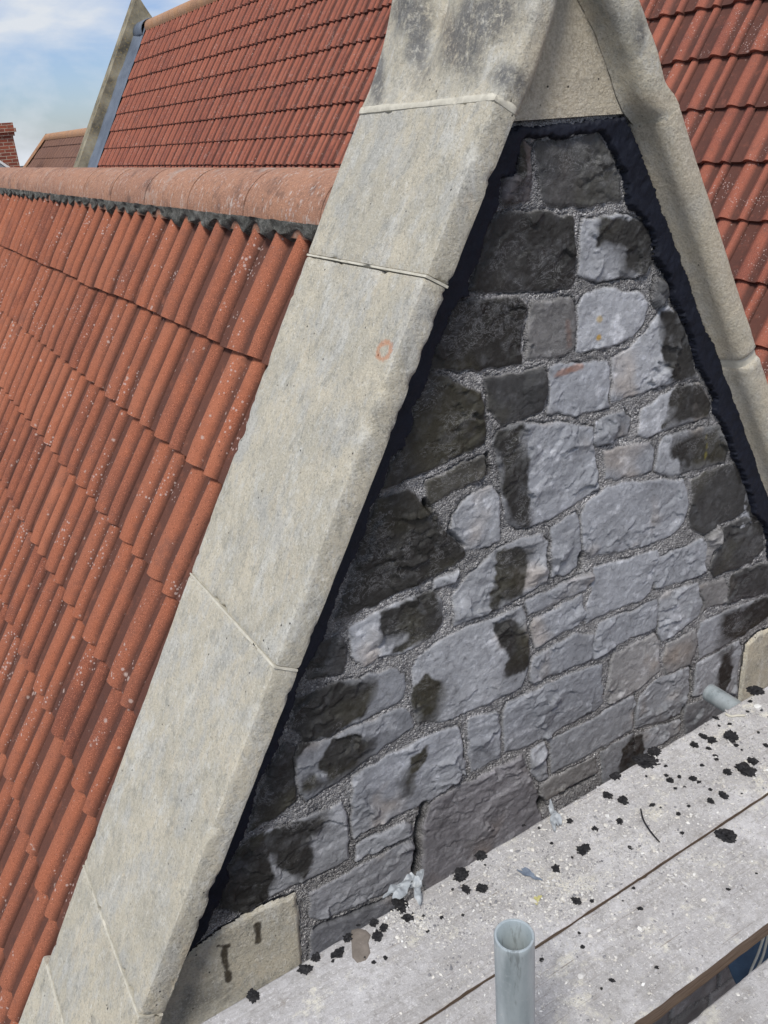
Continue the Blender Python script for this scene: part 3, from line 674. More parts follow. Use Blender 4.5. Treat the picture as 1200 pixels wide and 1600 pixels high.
GAPS = [(Gv([(195,480),(185,560),(170,640),(165,720),(158,800)]), 0.010, 0.030), (Gv([(745,470),(755,500)]), 0.012, 0.03), (Ev([(333,210),(330,280)]), 0.006, 0.03),
        (Bv([(855,640),(875,750)]), 0.004, 0.02), (Ev([(480,950),(440,1090)]), 0.0, 0.0), (Ev([(850,740),(845,860),(808,960)]), 0.004, 0.022), (Gv([(840,440),(1000,350)]), 0.005, 0.022),
        (Fv([(660,1215),(850,1145),(1040,1060)]), 0.004, 0.02), (Bv([(470,930),(500,1000)]), 0.004, 0.02), (Dv([(770,100),(830,170)]), 0.005, 0.02)]
BIT_IN = (A([(480,280),(410,310),(400,430),(350,540),(300,700),(262,770),(255,860),(200,885),(150,1000),(100,1110),(70,1195)])
          + Bv([(500,130),(470,240),(395,350),(400,440),(330,610),(260,680),(195,880),(130,980),(95,1140)])
          + Dv([(340,180),(280,290),(215,480),(185,590),(100,720),(55,850),(5,1000)])
          + Fv([(520,90),(455,270),(370,430),(340,560),(300,680),(255,770),(200,870),(215,940),(130,1120),(90,1220),(0,1320)]))
BIT_TOP = A([(490,160),(515,115),(560,130),(640,118),(690,130),(760,110),(870,88),(890,130)])
BIT_R = (A([(920,190),(975,300),(985,440),(1060,500),(1095,560),(1120,690),(1175,770),(1195,870)])
         + Zv([(690,60),(720,170),(750,290),(790,370),(860,490),(855,600),(920,690),(980,860),(1030,960),(1080,1110),(1105,1220),(1180,1300),(1200,1400),(1195,1500),(1260,1560)]))
bit_poly = BIT_TOP + BIT_R + [(1260, 910), (1260, 760), (1190, 700), (1100, 500), (1010, 250), (978, 178), (960, 181), (812, 193), (790, 200), (740, 250), (600, 600), (430, 1000), (240, 1440), (262, 1510), (292, 1497)] + BIT_IN[::-1]

YS = YW - 0.012
def toW(pts): 
    q = np.array([onY(x, y, YS) for x, y in pts]); return q[:, [0, 2]]
def poly_sd(P, poly):
    """signed distance, positive inside"""
    n = len(poly); d2 = np.full(len(P), 1e9); ins = np.zeros(len(P), bool)
    for i in range(n):
        a = poly[i]; b = poly[(i + 1) % n]; e = b - a; v = P - a
        t = np.clip((v @ e) / max(1e-12, e @ e), 0, 1); dd = v - t[:, None] * e
        d2 = np.minimum(d2, (dd ** 2).sum(1))
        c = ((a[1] > P[:, 1]) != (b[1] > P[:, 1])); 
        with np.errstate(divide='ignore', invalid='ignore'):
            xi = (b[0] - a[0]) * (P[:, 1] - a[1]) / (b[1] - a[1]) + a[0]
        ins ^= c & (P[:, 0] < xi)
    d = np.sqrt(d2); return np.where(ins, d, -d)
def line_d(P, pts):
    d2 = np.full(len(P), 1e9)
    for a, b in zip(pts[:-1], pts[1:]):
        e = b - a; v = P - a; t = np.clip((v @ e) / max(1e-12, e @ e), 0, 1); dd = v - t[:, None] * e; d2 = np.minimum(d2, (dd ** 2).sum(1))
    return np.sqrt(d2)
stones = [(toW(p), c, d) for p, c, d in STONES]
# more coursed rubble where the photograph does not reach: below the boards and right of the frame
rg = np.random.default_rng(5)
z = -1.80
zz_rows = []
while z > -2.62:
    h_ = rg.uniform(0.11, 0.19); zz_rows.append((z, h_)); z -= h_
allp = [s[0] for s in stones]
for z, h_ in zz_rows:
    x = -0.5
    while x < 3.2:
        wd = rg.uniform(0.14, 0.34)
        if not (x + wd < 0.38): 
            q = np.array([(x + .006, z - .006), (x + wd - .006, z - .006 + rg.normal(0, .006)), (x + wd - .006, z - h_ + .006), (x + .006, z - h_ + .006 + rg.normal(0, .006))])
            stones.append((q, (0.16, 0.155, 0.15) if rg.random() < .5 else GREY, rg.choice([0, .2, .5])))
        x += wd
z = -0.95
while z > -1.80:
    h_ = rg.uniform(0.10, 0.16); x = 1.97 if z < -1.0 else 1.9
    while x < 2.6:
        wd = rg.uniform(0.14, 0.30)
        if z < -1.40 or x < 3:
            q = np.array([(x + .006, z - .006), (x + wd - .006, z - .006), (x + wd - .006, z - h_ + .006), (x + .006, z - h_ + .006)])
            c_ = q.mean(0)
            if not any(poly_sd(c_[None], p)[0] > -0.03 for p in [toW(ASH[1])] + allp): stones.append((q, GREY, rg.choice([0, .4, .8])))
        x += wd
    z -= h_
GS = 0.0030
gx_ = np.arange(-0.05, 2.75, GS); gz_ = np.arange(-2.6, 0.28, GS)
GX, GZ = np.meshgrid(gx_, gz_, indexing='ij')
P2 = np.stack([GX.ravel(), GZ.ravel()], 1)
m_in = (P2 @ nL[[0, 2]] < CL - 0.02) & (P2 @ nR[[0, 2]] < CR - 0.02) & (P2[:, 1] < 0.0)
full = np.arange(len(P2)); sel = full[m_in]
Pw = P2[sel]; P3 = np.stack([Pw[:, 0], np.zeros(len(Pw)), Pw[:, 1]], 1)
wx = vnoise(P3, 38, 1) * 0.0045 + vnoise(P3, 110, 2) * 0.0016; wz = vnoise(P3, 38, 3) * 0.0045 + vnoise(P3, 110, 4) * 0.0016
Pd = Pw + np.stack([wx, wz], 1)
N_ = len(Pw)
H = np.full(N_, -1.0); crev = np.zeros(N_); col = np.zeros((N_, 3)); wet = np.zeros(N_); mort = np.ones(N_); mt = np.ones((N_, 3)) * np.array([1.0, 1.0, 1.03])
warp = Pw + np.stack([fbm(P3, 16, 21, 3), fbm(P3, 16, 23, 3)], 1) * 0.022
for k, (poly, c, dk) in enumerate(stones):
    lo = poly.min(0) - 0.02; hi = poly.max(0) + 0.02
    idx = np.where((Pd[:, 0] > lo[0]) & (Pd[:, 0] < hi[0]) & (Pd[:, 1] > lo[1]) & (Pd[:, 1] < hi[1]))[0]
    if not len(idx): continue
    sd_ = poly_sd(Pd[idx], poly) + 0.0055
    ii = idx[sd_ > -0.001]; d = np.clip(sd_[sd_ > -0.001], 0, None)
    if not len(ii): continue
    rk = np.random.default_rng(100 + k); ext = poly.max(0) - poly.min(0); area = ext[0] * ext[1]
    Kp = int(np.clip(area / 0.0014, 5, 22)); h = np.full(len(ii), 0.034)
    q = warp[ii]
    for _ in range(Kp):
        c0 = poly.min(0) + ext * rk.uniform(0.05, 0.95, 2); ang = rk.uniform(0, 2 * math.pi); g = rk.uniform(0.08, 0.60)
        h = np.minimum(h, rk.uniform(0.012, 0.028) + g * ((q - c0) @ np.array([math.cos(ang), math.sin(ang)])))
    h = np.clip(h, 0.0045, 0.034)
    amp_ = rk.uniform(0.55, 1.25) * (0.15 + 0.85 * sstep(-0.15, 0.35, fbm(P3[ii], 9, 610 + k, 3)))
    for cs, am in ((0.052, 0.24), (0.023, 0.20)):      # split-face chips: tilted cells meeting in sharp ledges
        qq = (Pw[ii] + np.stack([fbm(P3[ii], 26, 221, 3), fbm(P3[ii], 26, 223, 3)], 1) * cs * 0.55) / cs; rot_ = rk.uniform(-0.6, 0.6); cr2, sr2 = math.cos(rot_), math.sin(rot_)
        qq = qq @ np.array([[cr2, -sr2], [sr2, cr2]]) * np.array([0.62, 1.15]); b0 = np.floor(qq).astype(np.int64)
        bd = np.full(len(ii), 9.0); bt_ = np.zeros(len(ii))
        for ox in (-1, 0, 1):
            for oy in (-1, 0, 1):
                cx2 = b0[:, 0] + ox; cy2 = b0[:, 1] + oy; z0 = cx2 * 0
                fx = cx2 + 0.5 + 0.45 * (2 * _hash(cx2, cy2, z0, 7 + k) - 1); fy = cy2 + 0.5 + 0.45 * (2 * _hash(cx2, cy2, z0, 57 + k) - 1)
                ddx = qq[:, 0] - fx; ddy = qq[:, 1] - fy; d2_ = ddx * ddx + ddy * ddy; m2 = d2_ < bd
                gx2 = 2 * _hash(cx2, cy2, z0, 97 + k) - 1; gy2 = 2 * _hash(cx2, cy2, z0, 137 + k) - 1
                bt_ = np.where(m2, gx2 * ddx + gy2 * ddy + 0.5 * (_hash(cx2, cy2, z0, 177 + k) - 0.5), bt_); bd = np.where(m2, d2_, bd)
        h = h + bt_ * cs * am * amp_
    h = np.clip(h, 0.002, 0.038)
    p3 = P3[ii]
    h = h + 0.0016 * fbm(p3, 60, 200 + k, 4, 0.65) + 0.0016 * (ridged(p3 * np.array([1, 1, 1.6]) + 0.02 * np.stack([vnoise(p3, 20, 31), vnoise(p3, 20, 32), vnoise(p3, 20, 33)], 1), 24, 300 + k, 4) - 0.6)
    edge = sstep(0, 0.011, d) ** 0.6
    h = h * (0.12 + 0.88 * edge) + 0.001
    upd = h > H[ii]
    jj = ii[upd]; H[jj] = h[upd]
    lip = np.exp(-((d[upd] - 0.0005) / 0.0016) ** 2) * sstep(-0.25, 0.35, fbm(p3, 24, 640 + k, 3)[upd]); H[jj] -= 0.006 * lip; crev[jj] = np.maximum(crev[jj], lip)
    base = np.array(c) * rk.uniform(0.80, 1.16)
    vn = fbm(p3, 9, 400 + k, 5, 0.7)[upd]
    cc = base[None] * (1 + 0.42 * vn[:, None])
    warmm = sstep(0.25, 0.6, fbm(p3, 7, 450 + k, 3)[upd]); cc = cc * (1 + warmm[:, None] * np.array([0.14, 0.02, -0.10]))
    pale = sstep(0.22, 0.5, fbm(p3 * np.array([1, 1, 1.5]), 20, 500 + k, 5, 0.7)[upd]); cc = cc + pale[:, None] * np.array([0.17, 0.172, 0.18]) * (base.mean() / 0.32)
    col[jj] = cc; wet[jj] = dk; mort[jj] = 1 - sstep(0.0, 0.006, d[upd])
# rust, moss, lichen marks on particular stones
def blot(pts, r, c, amt=1.0, seed=0, st=(1, 1)):
    for x, y in pts:
        p = toW([(x, y)])[0]; dd = np.hypot((Pw[:, 0] - p[0]) / st[0], (Pw[:, 1] - p[1]) / st[1]) + fbm(P3, 45, seed, 3) * r * 0.6
        a = sstep(r, r * 0.45, dd) * amt; col[:] = col * (1 - a[:, None]) + np.array(c) * a[:, None]
blot([(900, 576), (885, 582)], 0.016, (0.32, 0.17, 0.12), 0.7, 3, (1.8, 0.6)); blot([(893, 525), (890, 508)], 0.02, (0.27, 0.17, 0.14), 0.55, 5, (.6, 1.5))
blot([(940, 499)], 0.009, (0.50, 0.40, 0.24), 0.9, 6); blot([(938, 528)], 0.008, (0.50, 0.30, 0.04), 0.9, 7)
# wet / primed stain
stn = np.zeros(N_); ndist = fbm(P3, 26, 61, 4, 0.6) * 0.012
for poly in WET:
    pw = toW(poly); lo = pw.min(0) - 0.03; hi = pw.max(0) + 0.03
    idx = np.where((Pw[:, 0] > lo[0]) & (Pw[:, 0] < hi[0]) & (Pw[:, 1] > lo[1]) & (Pw[:, 1] < hi[1]))[0]
    stn[idx] = np.maximum(stn[idx], np.clip((poly_sd(Pw[idx], pw) + ndist[idx] * 1.3) / (0.0035 + 0.022 * sstep(-0.05, 0.5, fbm(P3[idx], 13, 64, 2))) * 0.5 + 0.5, 0, 1))
wet = np.maximum(wet, stn * 0.93)
wet = np.clip(wet * 1.05 * (1 - 0.13 * sstep(0.0, 0.5, fbm(P3, 40, 66, 5, 0.7))), 0, 1)
isst = H > -0.5
darkc = DARK + 0.018 * np.clip(fbm(P3, 25, 70, 4, 0.7), -0.5, 1)[:, None] + np.array([0.012, 0.010, 0.0]) * sstep(0, 0.5, fbm(P3, 6, 71, 3))[:, None]
col = col * (1 - wet[:, None]) + darkc * wet[:, None]
blot([(1107, 683), (1108, 697), (1106, 712)], 0.008, (0.16, 0.14, 0.03), 0.8, 9, (.8, 1.6))
# mortar
Hm = 0.001 + 0.0035 * fbm(P3, 60, 80, 3, 0.6) + 0.0028 * np.abs(vnoise(P3, 240, 81)) + 0.004 * fbm(P3, 12, 83, 2)
mwet = stn * 0.55
mt = np.array([1.15, 1.15, 1.20]) * (0.82 + 0.35 * fbm(P3, 9, 85, 3))[:, None] * (1 - 0.75 * mwet[:, None])
low_ = sstep(-1.25, -1.62, Pw[:, 1])
H = np.where(isst, H, Hm); H = np.maximum(H, Hm) - 0.005 * crev
col = col * (1 - 0.55 * crev[:, None]); mt = mt * (1 - 0.6 * crev[:, None])
mort = np.where(isst, mort, 1.0)
for pts, r_, dep in GAPS:
    if r_ <= 0: continue
    q = toW(pts); dd = line_d(Pd, q); a = sstep(r_ * 1.6, r_ * 0.5, dd) * (0.6 + 0.4 * sstep(-0.3, 0.2, fbm(P3, 40, 90, 2)))
    H -= dep * a; mt *= (1 - 0.85 * a)[:, None]; col *= (1 - 0.5 * a)[:, None]
# dressed ashlar blocks: flat faces, own part
ash_sd = [poly_sd(Pd * 0.3 + Pw * 0.7, toW(p)) for p in ASH]
ASHM = np.maximum(ash_sd[0], ash_sd[1])
H = np.where(ASHM > 0.002, -0.01, H)
# bitumen thickness
bp_ = toW(bit_poly)
bsd = poly_sd(Pw, bp_) + fbm(P3, 70, 95, 5, 0.75) * 0.010 + vnoise(P3, 16, 97) * 0.002 - 0.0055
def grid_faces(keepmask):
    g = -np.ones(len(P2), int); g[sel] = np.where(keepmask, np.arange(N_), -1); g = g.reshape(GX.shape)
    f = np.stack([g[:-1, :-1], g[1:, :-1], g[1:, 1:], g[:-1, 1:]], -1).reshape(-1, 4)
    return f[(f >= 0).all(1)]
def sub_mesh(keep, V, attrs, name, mat):
    F = grid_faces(keep); used = np.zeros(N_, bool); used[F.ravel()] = True
    mp_ = np.cumsum(used) - 1
    return mesh_obj(name, V[used], mp_[F], mat, gable, attrs={k_: v_[used] for k_, v_ in attrs.items()})
Vw = np.stack([Pw[:, 0], YW - H, Pw[:, 1]], 1)
sub_mesh(np.ones(N_, bool), Vw, {'Col': col, 'mort': mort, 'wet': wet, 'mtint': mt}, 'rubble_face', M['rubble'])
bt = sstep(-0.001, 0.005, bsd)
HB = 0.017 + 0.0035 * fbm(P3, 18, 98, 3, 0.5) + 0.0022 * fbm(P3, 70, 198, 3, 0.6) + 0.0016 * ridged(P3 @ np.array([[0.8, 0, 0.6], [0, 1, 0], [-0.6, 0, 0.8]]) * np.array([1, 1, 0.3]), 70, 99, 2)
HB = np.where(bsd > -0.001, np.maximum(H + 0.001 + 0.0022 * bt, HB * bt + (1 - bt) * H), H - 0.004)
Vb = np.stack([Pw[:, 0], YW - HB, Pw[:, 1]], 1)
sub_mesh(bsd > -0.003, Vb, {}, 'bitumen_seal', M['bitumen'])
# ashlar faces
Ha = 0.012 + 0.0012 * fbm(P3, 14, 110, 4) - 0.008 * sstep(0.012, 0.0, ASHM)
Va = np.stack([Pw[:, 0], YW - Ha, Pw[:, 1]], 1)
dst = np.zeros(N_)
for pts_, r_ in ((I([(350, 1485), (352, 1505), (357, 1530)]), 0.010), (I([(402, 1445), (404, 1470)]), 0.009), (I([(340, 1478), (356, 1478)]), 0.006)):
    dst = np.maximum(dst, sstep(r_, r_ * 0.4, line_d(Pw, toW(pts_)) + fbm(P3, 60, 31, 3) * 0.006))
for i_ in (0, 1):
    nm = 'ashlar_block'
    o = sub_mesh(ash_sd[i_] > 0.0, Va, {'stain': dst}, nm, M['ashlar'])
    o['label'] = 'buff dressed stone block with brown drips at the left foot of the gable' if i_ == 0 else 'buff dressed stone block at the right foot of the gable'
_nt = M['ashlar'].node_tree; _N = NB(_nt); _b = _nt.nodes['Principled BSDF']; _src = _b.inputs['Base Color'].links[0].from_socket
_nt.links.new(_N.mix(_N.math('MULTIPLY', _N.attr('stain').outputs['Fac'], 0.8), _src, (0.07, 0.055, 0.03)), _b.inputs['Base Color'])
# core behind the face and the wall down to the ground
B = MB()
for y in (YW + 0.045, YB - 0.02): pass
cz = (CL - 0.05 - nL[0] * XC) / nL[2]
def zx(x): return min((CL - 0.05 - nL[0] * x) / nL[2], (CR - 0.05 - nR[0] * x) / nR[2])
pts = [(-0.45, zx(-0.45)), (XC, cz), (2.95, zx(2.95)), (2.95, -8), (-0.45, -8)]
V_ = [(x, YW + 0.045, z_) for x, z_ in pts] + [(x, YB - 0.02, z_) for x, z_ in pts]
mesh_obj('wall_core', V_, [[0, 4, 3, 2, 1], [5, 6, 7, 8, 9], [0, 1, 6, 5], [1, 2, 7, 6], [2, 3, 8, 7], [4, 0, 5, 9]], M['masonry'], gable, smooth=False)
B = MB(); B.box((1.25, YW + 0.02, -5.28), (1.7, 0.03, 2.70)); B.build('lower_wall', M['masonry'], gable, smooth=False)

xs_ = np.arange(-0.4, 3.3, 0.0075); zs_ = np.arange(-4.3, -2.6, 0.0075); XX, ZZ = np.meshgrid(xs_, zs_, indexing='ij'); Q3 = np.stack([XX.ravel(), XX.ravel() * 0, ZZ.ravel()], 1)
xq = Q3[:, 0] + vnoise(Q3, 9, 3) * 0.012; zq = Q3[:, 2] + vnoise(Q3, 9, 4) * 0.014; ri = np.floor(zq / 0.145).astype(np.int64); wq = 0.20 + 0.12 * _hash(ri, ri * 0, ri * 0, 5); xo = xq + _hash(ri, ri * 0, ri * 0, 6)
ci = np.floor(xo / wq).astype(np.int64); du = np.minimum(xo / wq - ci, 1 - xo / wq + ci) * wq; dv = np.minimum(zq / 0.145 - ri, 1 - zq / 0.145 + ri) * 0.145; dd = np.minimum(du, dv) - 0.006
hh_ = sstep(0, 0.012, dd) * (0.012 + 0.010 * (_hash(ri, ci, ri * 0, 8) - 0.5) + 0.008 * fbm(Q3, 14, 9, 5, 0.65)) ; cc_ = (np.array([0.15, 0.145, 0.14])[None] * (0.6 + 0.8 * _hash(ri, ci, ri * 0, 9))[:, None]) * (1 + 0.5 * fbm(Q3, 12, 12, 4))[:, None]
Bq_ = MB(); Bq_.grid(np.stack([Q3[:, 0], YW - hh_ - 0.012, Q3[:, 2]], 1).reshape(XX.shape + (3,)))
mesh_obj('lower_rubble_face', np.vstack(Bq_.V), np.vstack(Bq_.F), M['rubble'], gable, attrs={'Col': cc_, 'mort': 1 - sstep(0, 0.008, dd), 'wet': dd * 0, 'mtint': np.ones((len(dd), 3)) * 0.5})
# ------------------------------------------------------------------ coping stones
def slab(name, n, t, c, s0, s1, y0, y1, thick, mat, rad=0.007, seg=0.012, seed=0, amp=1.0, parent=gable, under=0.0, label=None):
    V, F = rbox((s1 - s0, y1 - y0, thick), seg, rad)
    ctr = t * (s0 + s1) / 2 + EY * (y0 + y1) / 2 + n * (c - thick / 2)
    Wv = ctr + V[:, :1] * t + V[:, 1:2] * EY + V[:, 2:3] * n
    if np.dot(np.cross(t, EY), n) < 0: F = F[:, ::-1]
    nr = vnormals(Wv, F)
    # worn edges: more wear close to an arris
    hx = np.array([s1 - s0, y1 - y0, thick]) / 2; e = np.sort(hx - np.abs(V), axis=1); near = sstep(0.02, 0.0, e[:, 1])
    chip = near * (sstep(0.22, 0.6, fbm(Wv, 34, seed + 7, 3)) * 0.008)
    d = amp * (0.0022 * fbm(Wv, 5, seed, 3) + 0.0011 * fbm(Wv, 24, seed + 3, 4, 0.6)) - chip
    if under: 
        um = sstep(-0.2, -0.9, V[:, 2] / hx[2]) * sstep(-0.95, -0.6, V[:, 1] / hx[1])
        d = d + um * 0.010 * fbm(Wv, 9, seed + 19, 2)
    Wv = Wv + nr * d[:, None]
    o = mesh_obj(name, Wv, F, mat, parent, sharp=50)
    if label: o['label'] = label
    return o
k_ = 1.1786
TH = 0.0565
sj = [0.455 * k_, 0.1785 * k_, -0.4775 * k_, -1.1435 * k_, -1.385 * k_]
gap = 0.0022
# mark on the second stone
mk = onN(600, 548, nL, CL)
M['coping_mark'] = mat_sandstone('coping_stone_marked', blue=0.5, dark=0.14, mark=tuple(mk))
for i in range(4):
    slab('coping_stone', nL, tL, CL, sj[i + 1] + gap, sj[i] - gap, YF, YB, TH, M['coping_mark'] if i == 1 else M['coping'], seed=10 + i, seg=0.010,
         label='coping stone with an orange crayon mark' if i == 1 else None)
slab('coping_stone', nL, tL, CL, -2.35, sj[4] - gap * 1.4, YF, YB + 0.035, TH, M['coping'], seed=15)
for i in range(1, 5):   # lime joints
    wd = 0.0026 if i < 4 else 0.006
    slab('lime_joint', nL, tL, CL + 0.0010, sj[i] - wd, sj[i] + wd, YF - 0.0004, YB - 0.002, TH - 0.002, M['joint'], rad=0.0012, seg=0.008, seed=30 + i, amp=0.9)
# right hand slope: one moulded section, soft hollow under the fascia
def moulded(name, n, t, c, s0, s1, mat, seed, grow=0.0, stain=None):
    pr = [(YB, 0.0), (YB - 0.1, 0.0), (YF + 0.12, 0.0), (YF + 0.03, 0.0), (YF + 0.012, -0.001), (YF + 0.003, -0.006), (YF, -0.016), (YF + 0.001, -0.035), (YF + 0.004, -0.046), (YF + 0.012, -0.054),
          (YF + 0.022, -0.058), (YF + 0.034, -0.0595), (YF + 0.048, -0.062), (YF + 0.062, -0.067), (YF + 0.074, -0.073), (YF + 0.083, -0.080), (YF + 0.12, -0.082), (YB, -0.082)]
    pr = np.array([[y - grow, h + grow * (1 if h > -0.03 else -1)] if y < YF + 0.1 else [y, h + grow * (1 if h > -0.03 else -1)] for y, h in pr])
    f = []
    for a, b in zip(pr, np.roll(pr, -1, 0)):
        m_ = max(1, int(np.linalg.norm(b - a) / 0.006)); f += [a + (b - a) * q / m_ for q in range(m_)]
    f = np.array(f); ns = max(2, int((s1 - s0) / 0.009)); ss = np.linspace(s0, s1, ns)
    G = np.array([n * (c + f[:, 1:2]) + t * q + EY * f[:, :1] for q in ss])       # ns x m x 3
    ends = np.minimum(np.abs(ss - s0), np.abs(ss - s1)); cen = G.mean(1, keepdims=True)
    G = G + (cen - G) * (0.03 * np.clip(1 - ends / 0.008, 0, 1) ** 2)[:, None, None]
    q = G.reshape(-1, 3); dirn = n * 0.4 - EY * 0.9
    q = q + dirn * (0.0030 * fbm(q, 8, seed, 3) + 0.0016 * fbm(q, 30, seed + 2, 4, 0.65) - 0.006 * sstep(0.35, 0.7, fbm(q, 26, seed + 5, 3)))[:, None]
    G = q.reshape(G.shape); G = np.concatenate([np.repeat(G[:1].mean(1, keepdims=True), G.shape[1], 1), G, np.repeat(G[-1:].mean(1, keepdims=True), G.shape[1], 1)], 0)
    G = np.concatenate([G, G[:, :1]], 1)
    B = MB(); B.grid(G); V = np.vstack(B.V)
    at = {}
    if stain is not None: at = stain(V)
    return B.build(name, mat, gable, sharp=60, attrs=at)
sR0 = float(onY(1066, 160, YF) @ tR); sR1 = float(onY(1180, 556, YF) @ tR)
pat = onY(1010, 178, YF)
def warm_top(V):
    d = np.linalg.norm(V - pat, axis=1) + 0.02 * fbm(V, 20, 3, 3); return {'warm': np.maximum(sstep(0.13, 0.03, d), 0.45 + 0.5 * sstep(0.0, 0.4, fbm(V, 9, 5, 3)))}
moulded('coping_stone', nR, tR, CR, sR1 + 0.010, sR0 + 0.004, M['coping'], 40, stain=warm_top)
moulded('coping_stone', nR, tR, CR, sR1 - 0.62, sR1 - 0.010, M['coping'], 40, stain=warm_top)
moulded('coping_stone', nR, tR, CR, sR1 - 1.25, sR1 - 0.623, M['coping'], 40)
moulded('lime_joint', nR, tR, CR, sR1 - 0.013, sR1 + 0.013, M['joint'], 40, grow=0.0004)

# ------------------------------------------------------------------ apex stone (steeper shoulders meeting over a flat triangular infill)
def refine(G, k, axis):
    n = G.shape[axis]; x = np.linspace(0, n - 1, (n - 1) * k + 1); i = np.clip(np.floor(x).astype(int), 0, n - 2); f = x - i
    G = np.moveaxis(G, axis, 0); g = lambda j: G[np.clip(j, 0, n - 1)]
    f = f.reshape((-1,) + (1,) * (G.ndim - 1))
    r = 0.5 * (2 * g(i) + (g(i + 1) - g(i - 1)) * f + (2 * g(i - 1) - 5 * g(i) + 4 * g(i + 1) - g(i + 2)) * f ** 2 + (3 * g(i) - g(i - 1) - 3 * g(i + 1) + g(i + 2)) * f ** 3)
    return np.moveaxis(r, 0, axis)
def pxd(V, pts_, r):
    out = np.zeros(len(V)); zc = V @ _fw; u_ = 600 + FPX * (V @ _ri) / zc; v_ = 800 - FPX * (V @ _up) / zc   # measured on the photograph, then fixed to the stone
    for x, y, rx, ry in pts_:
        out = np.maximum(out, sstep(1.35, 0.35, np.hypot((u_ - x) / rx, (v_ - y) / ry) + 0.6 * fbm(V, 16, 3, 5, 0.7)))
    return out
ST_ = [(725, 70, 42, 60), (765, 30, 60, 45), (790, 120, 30, 26), (655, 60, 22, 70), (640, 20, 34, 40), (590, 120, 12, 70), (1000, 50, 14, 40), (812, 130, 14, 26)]
WM_ = [(880, 120, 70, 80), (900, 40, 24, 60), (700, 50, 12, 40), (1015, 158, 50, 18), (1055, 150, 20, 14)]
def shoulder(pxs, side, seed, name, lobes):
    P_ = np.array([onY(x, y, YF) for x, y in pxs]); P_[:, 1] = 0
    P_ = refine(P_, 14, 0); T = np.gradient(P_, axis=0); T /= np.linalg.norm(T, axis=1)[:, None]
    Nn = np.stack([-T[:, 2], T[:, 1] * 0, T[:, 0]], 1) if side > 0 else np.stack([T[:, 2], T[:, 1] * 0, -T[:, 0]], 1)
    pr = [(YB + 0.02, -0.004), (YB - 0.1, 0.0), (YF + 0.12, 0.0), (YF + 0.03, 0.0), (YF + 0.010, -0.001), (YF + 0.002, -0.006), (YF, -0.014), (YF + 0.001, -0.038), (YF + 0.004, -0.048), (YF + 0.012, -0.056),
          (YF + 0.022, -0.060), (YF + 0.034, -0.0615), (YF + 0.048, -0.064), (YF + 0.060, -0.068), (YF + 0.066, -0.072), (YF + 0.069, -0.066), (YF + 0.085, -0.066), (YB + 0.02, -0.066)]
    f = []
    for a, b in zip(pr, pr[1:] + pr[:1]):
        a = np.array(a); b = np.array(b); m_ = max(1, int(np.linalg.norm(b - a) / 0.006)); f += [a + (b - a) * q / m_ for q in range(m_)]
    f = np.array(f); up = np.clip(np.linspace(-0.1, 1.25, len(P_)), 0, 1.3)
    G = P_[:, None] + Nn[:, None] * f[None, :, 1:2] + EY * f[None, :, :1]
    fb = (YB - f[:, 0]) / (YB - YF); top = (f[:, 1] > -0.012)
    lob = -0.042 * np.exp(-((fb[None] - 0.37 + 0.05 * up[:, None]) / 0.075) ** 2) + 0.022 * np.exp(-((fb[None] - 0.17) / 0.11) ** 2) + 0.020 * np.exp(-((fb[None] - 0.66) / 0.17) ** 2) if lobes else np.zeros((len(P_), len(f)))
    G = G + Nn[:, None] * (lob * top[None] * (up[:, None] ** 1.2))[..., None]
    q = G.reshape(-1, 3); dn = np.repeat(Nn, len(f), 0) * 0.5 - EY * 0.8
    q = q + dn * (0.0030 * fbm(q, 10, seed, 3) + 0.0018 * fbm(q, 32, seed + 2, 4, 0.65) - 0.006 * sstep(0.4, 0.7, fbm(q, 26, seed + 5, 3)))[:, None]
    G = q.reshape(G.shape); G = np.concatenate([np.repeat(G[:1].mean(1, keepdims=True), G.shape[1], 1), G, np.repeat(G[-1:].mean(1, keepdims=True), G.shape[1], 1)], 0)
    G = np.concatenate([G, G[:, :1]], 1); B = MB(); B.grid(G); V = np.vstack(B.V)
    return B.build(name, M['apex'], gable, sharp=60, attrs={'stain': pxd(V, ST_, 1) * 0.75, 'warm': pxd(V, WM_, 1)})
shoulder([(780, 152), (801, 108), (818, 60), (836, 0), (852, -70), (866, -150)], 1, 71, 'apex_stone', True)['label'] = 'dark lichened left shoulder of the carved apex stone'
shoulder([(1067, 162), (1060, 146), (1044, 124), (1030, 75), (1018, 38), (1005, 0), (975, -70), (950, -150)], -1, 74, 'apex_stone', False)['label'] = 'paler right shoulder of the carved apex stone'
lo_l, lo_r, up_c = onY(790, 190, YF + 0.068), onY(1000, 176, YF + 0.068), onY(893, -150, YF + 0.068)
def infill(dy, inset=0.0):
    a, b, c_ = lo_l + EY * dy, lo_r + EY * dy, up_c + EY * dy
    return np.array([[(a * (1 - u_) + b * u_) * (1 - v_) + c_ * v_ for v_ in np.linspace(0, 0.97, 60)] for u_ in np.linspace(0, 1, 44)])
Gf = infill(0.0); Gk = infill(0.06)
G = np.concatenate([Gk[:, :1], Gk[:, :1] * 0.5 + Gf[:, :1] * 0.5, Gf], 1); q = G.reshape(-1, 3); q = q + (-EY + np.array([0, 0, -0.25])) * (0.0022 * fbm(q, 9, 81, 3) + 0.0016 * fbm(q, 38, 82, 4, 0.65))[:, None]
B = MB(); B.grid(q.reshape(G.shape)); Vq = np.vstack(B.V)
B.build('apex_infill', M['apex'], gable, sharp=50, attrs={'stain': pxd(Vq, [(825, 90, 14, 60)], 1) * 0.5, 'warm': 0.75 + 0.25 * pxd(Vq, WM_, 1)})

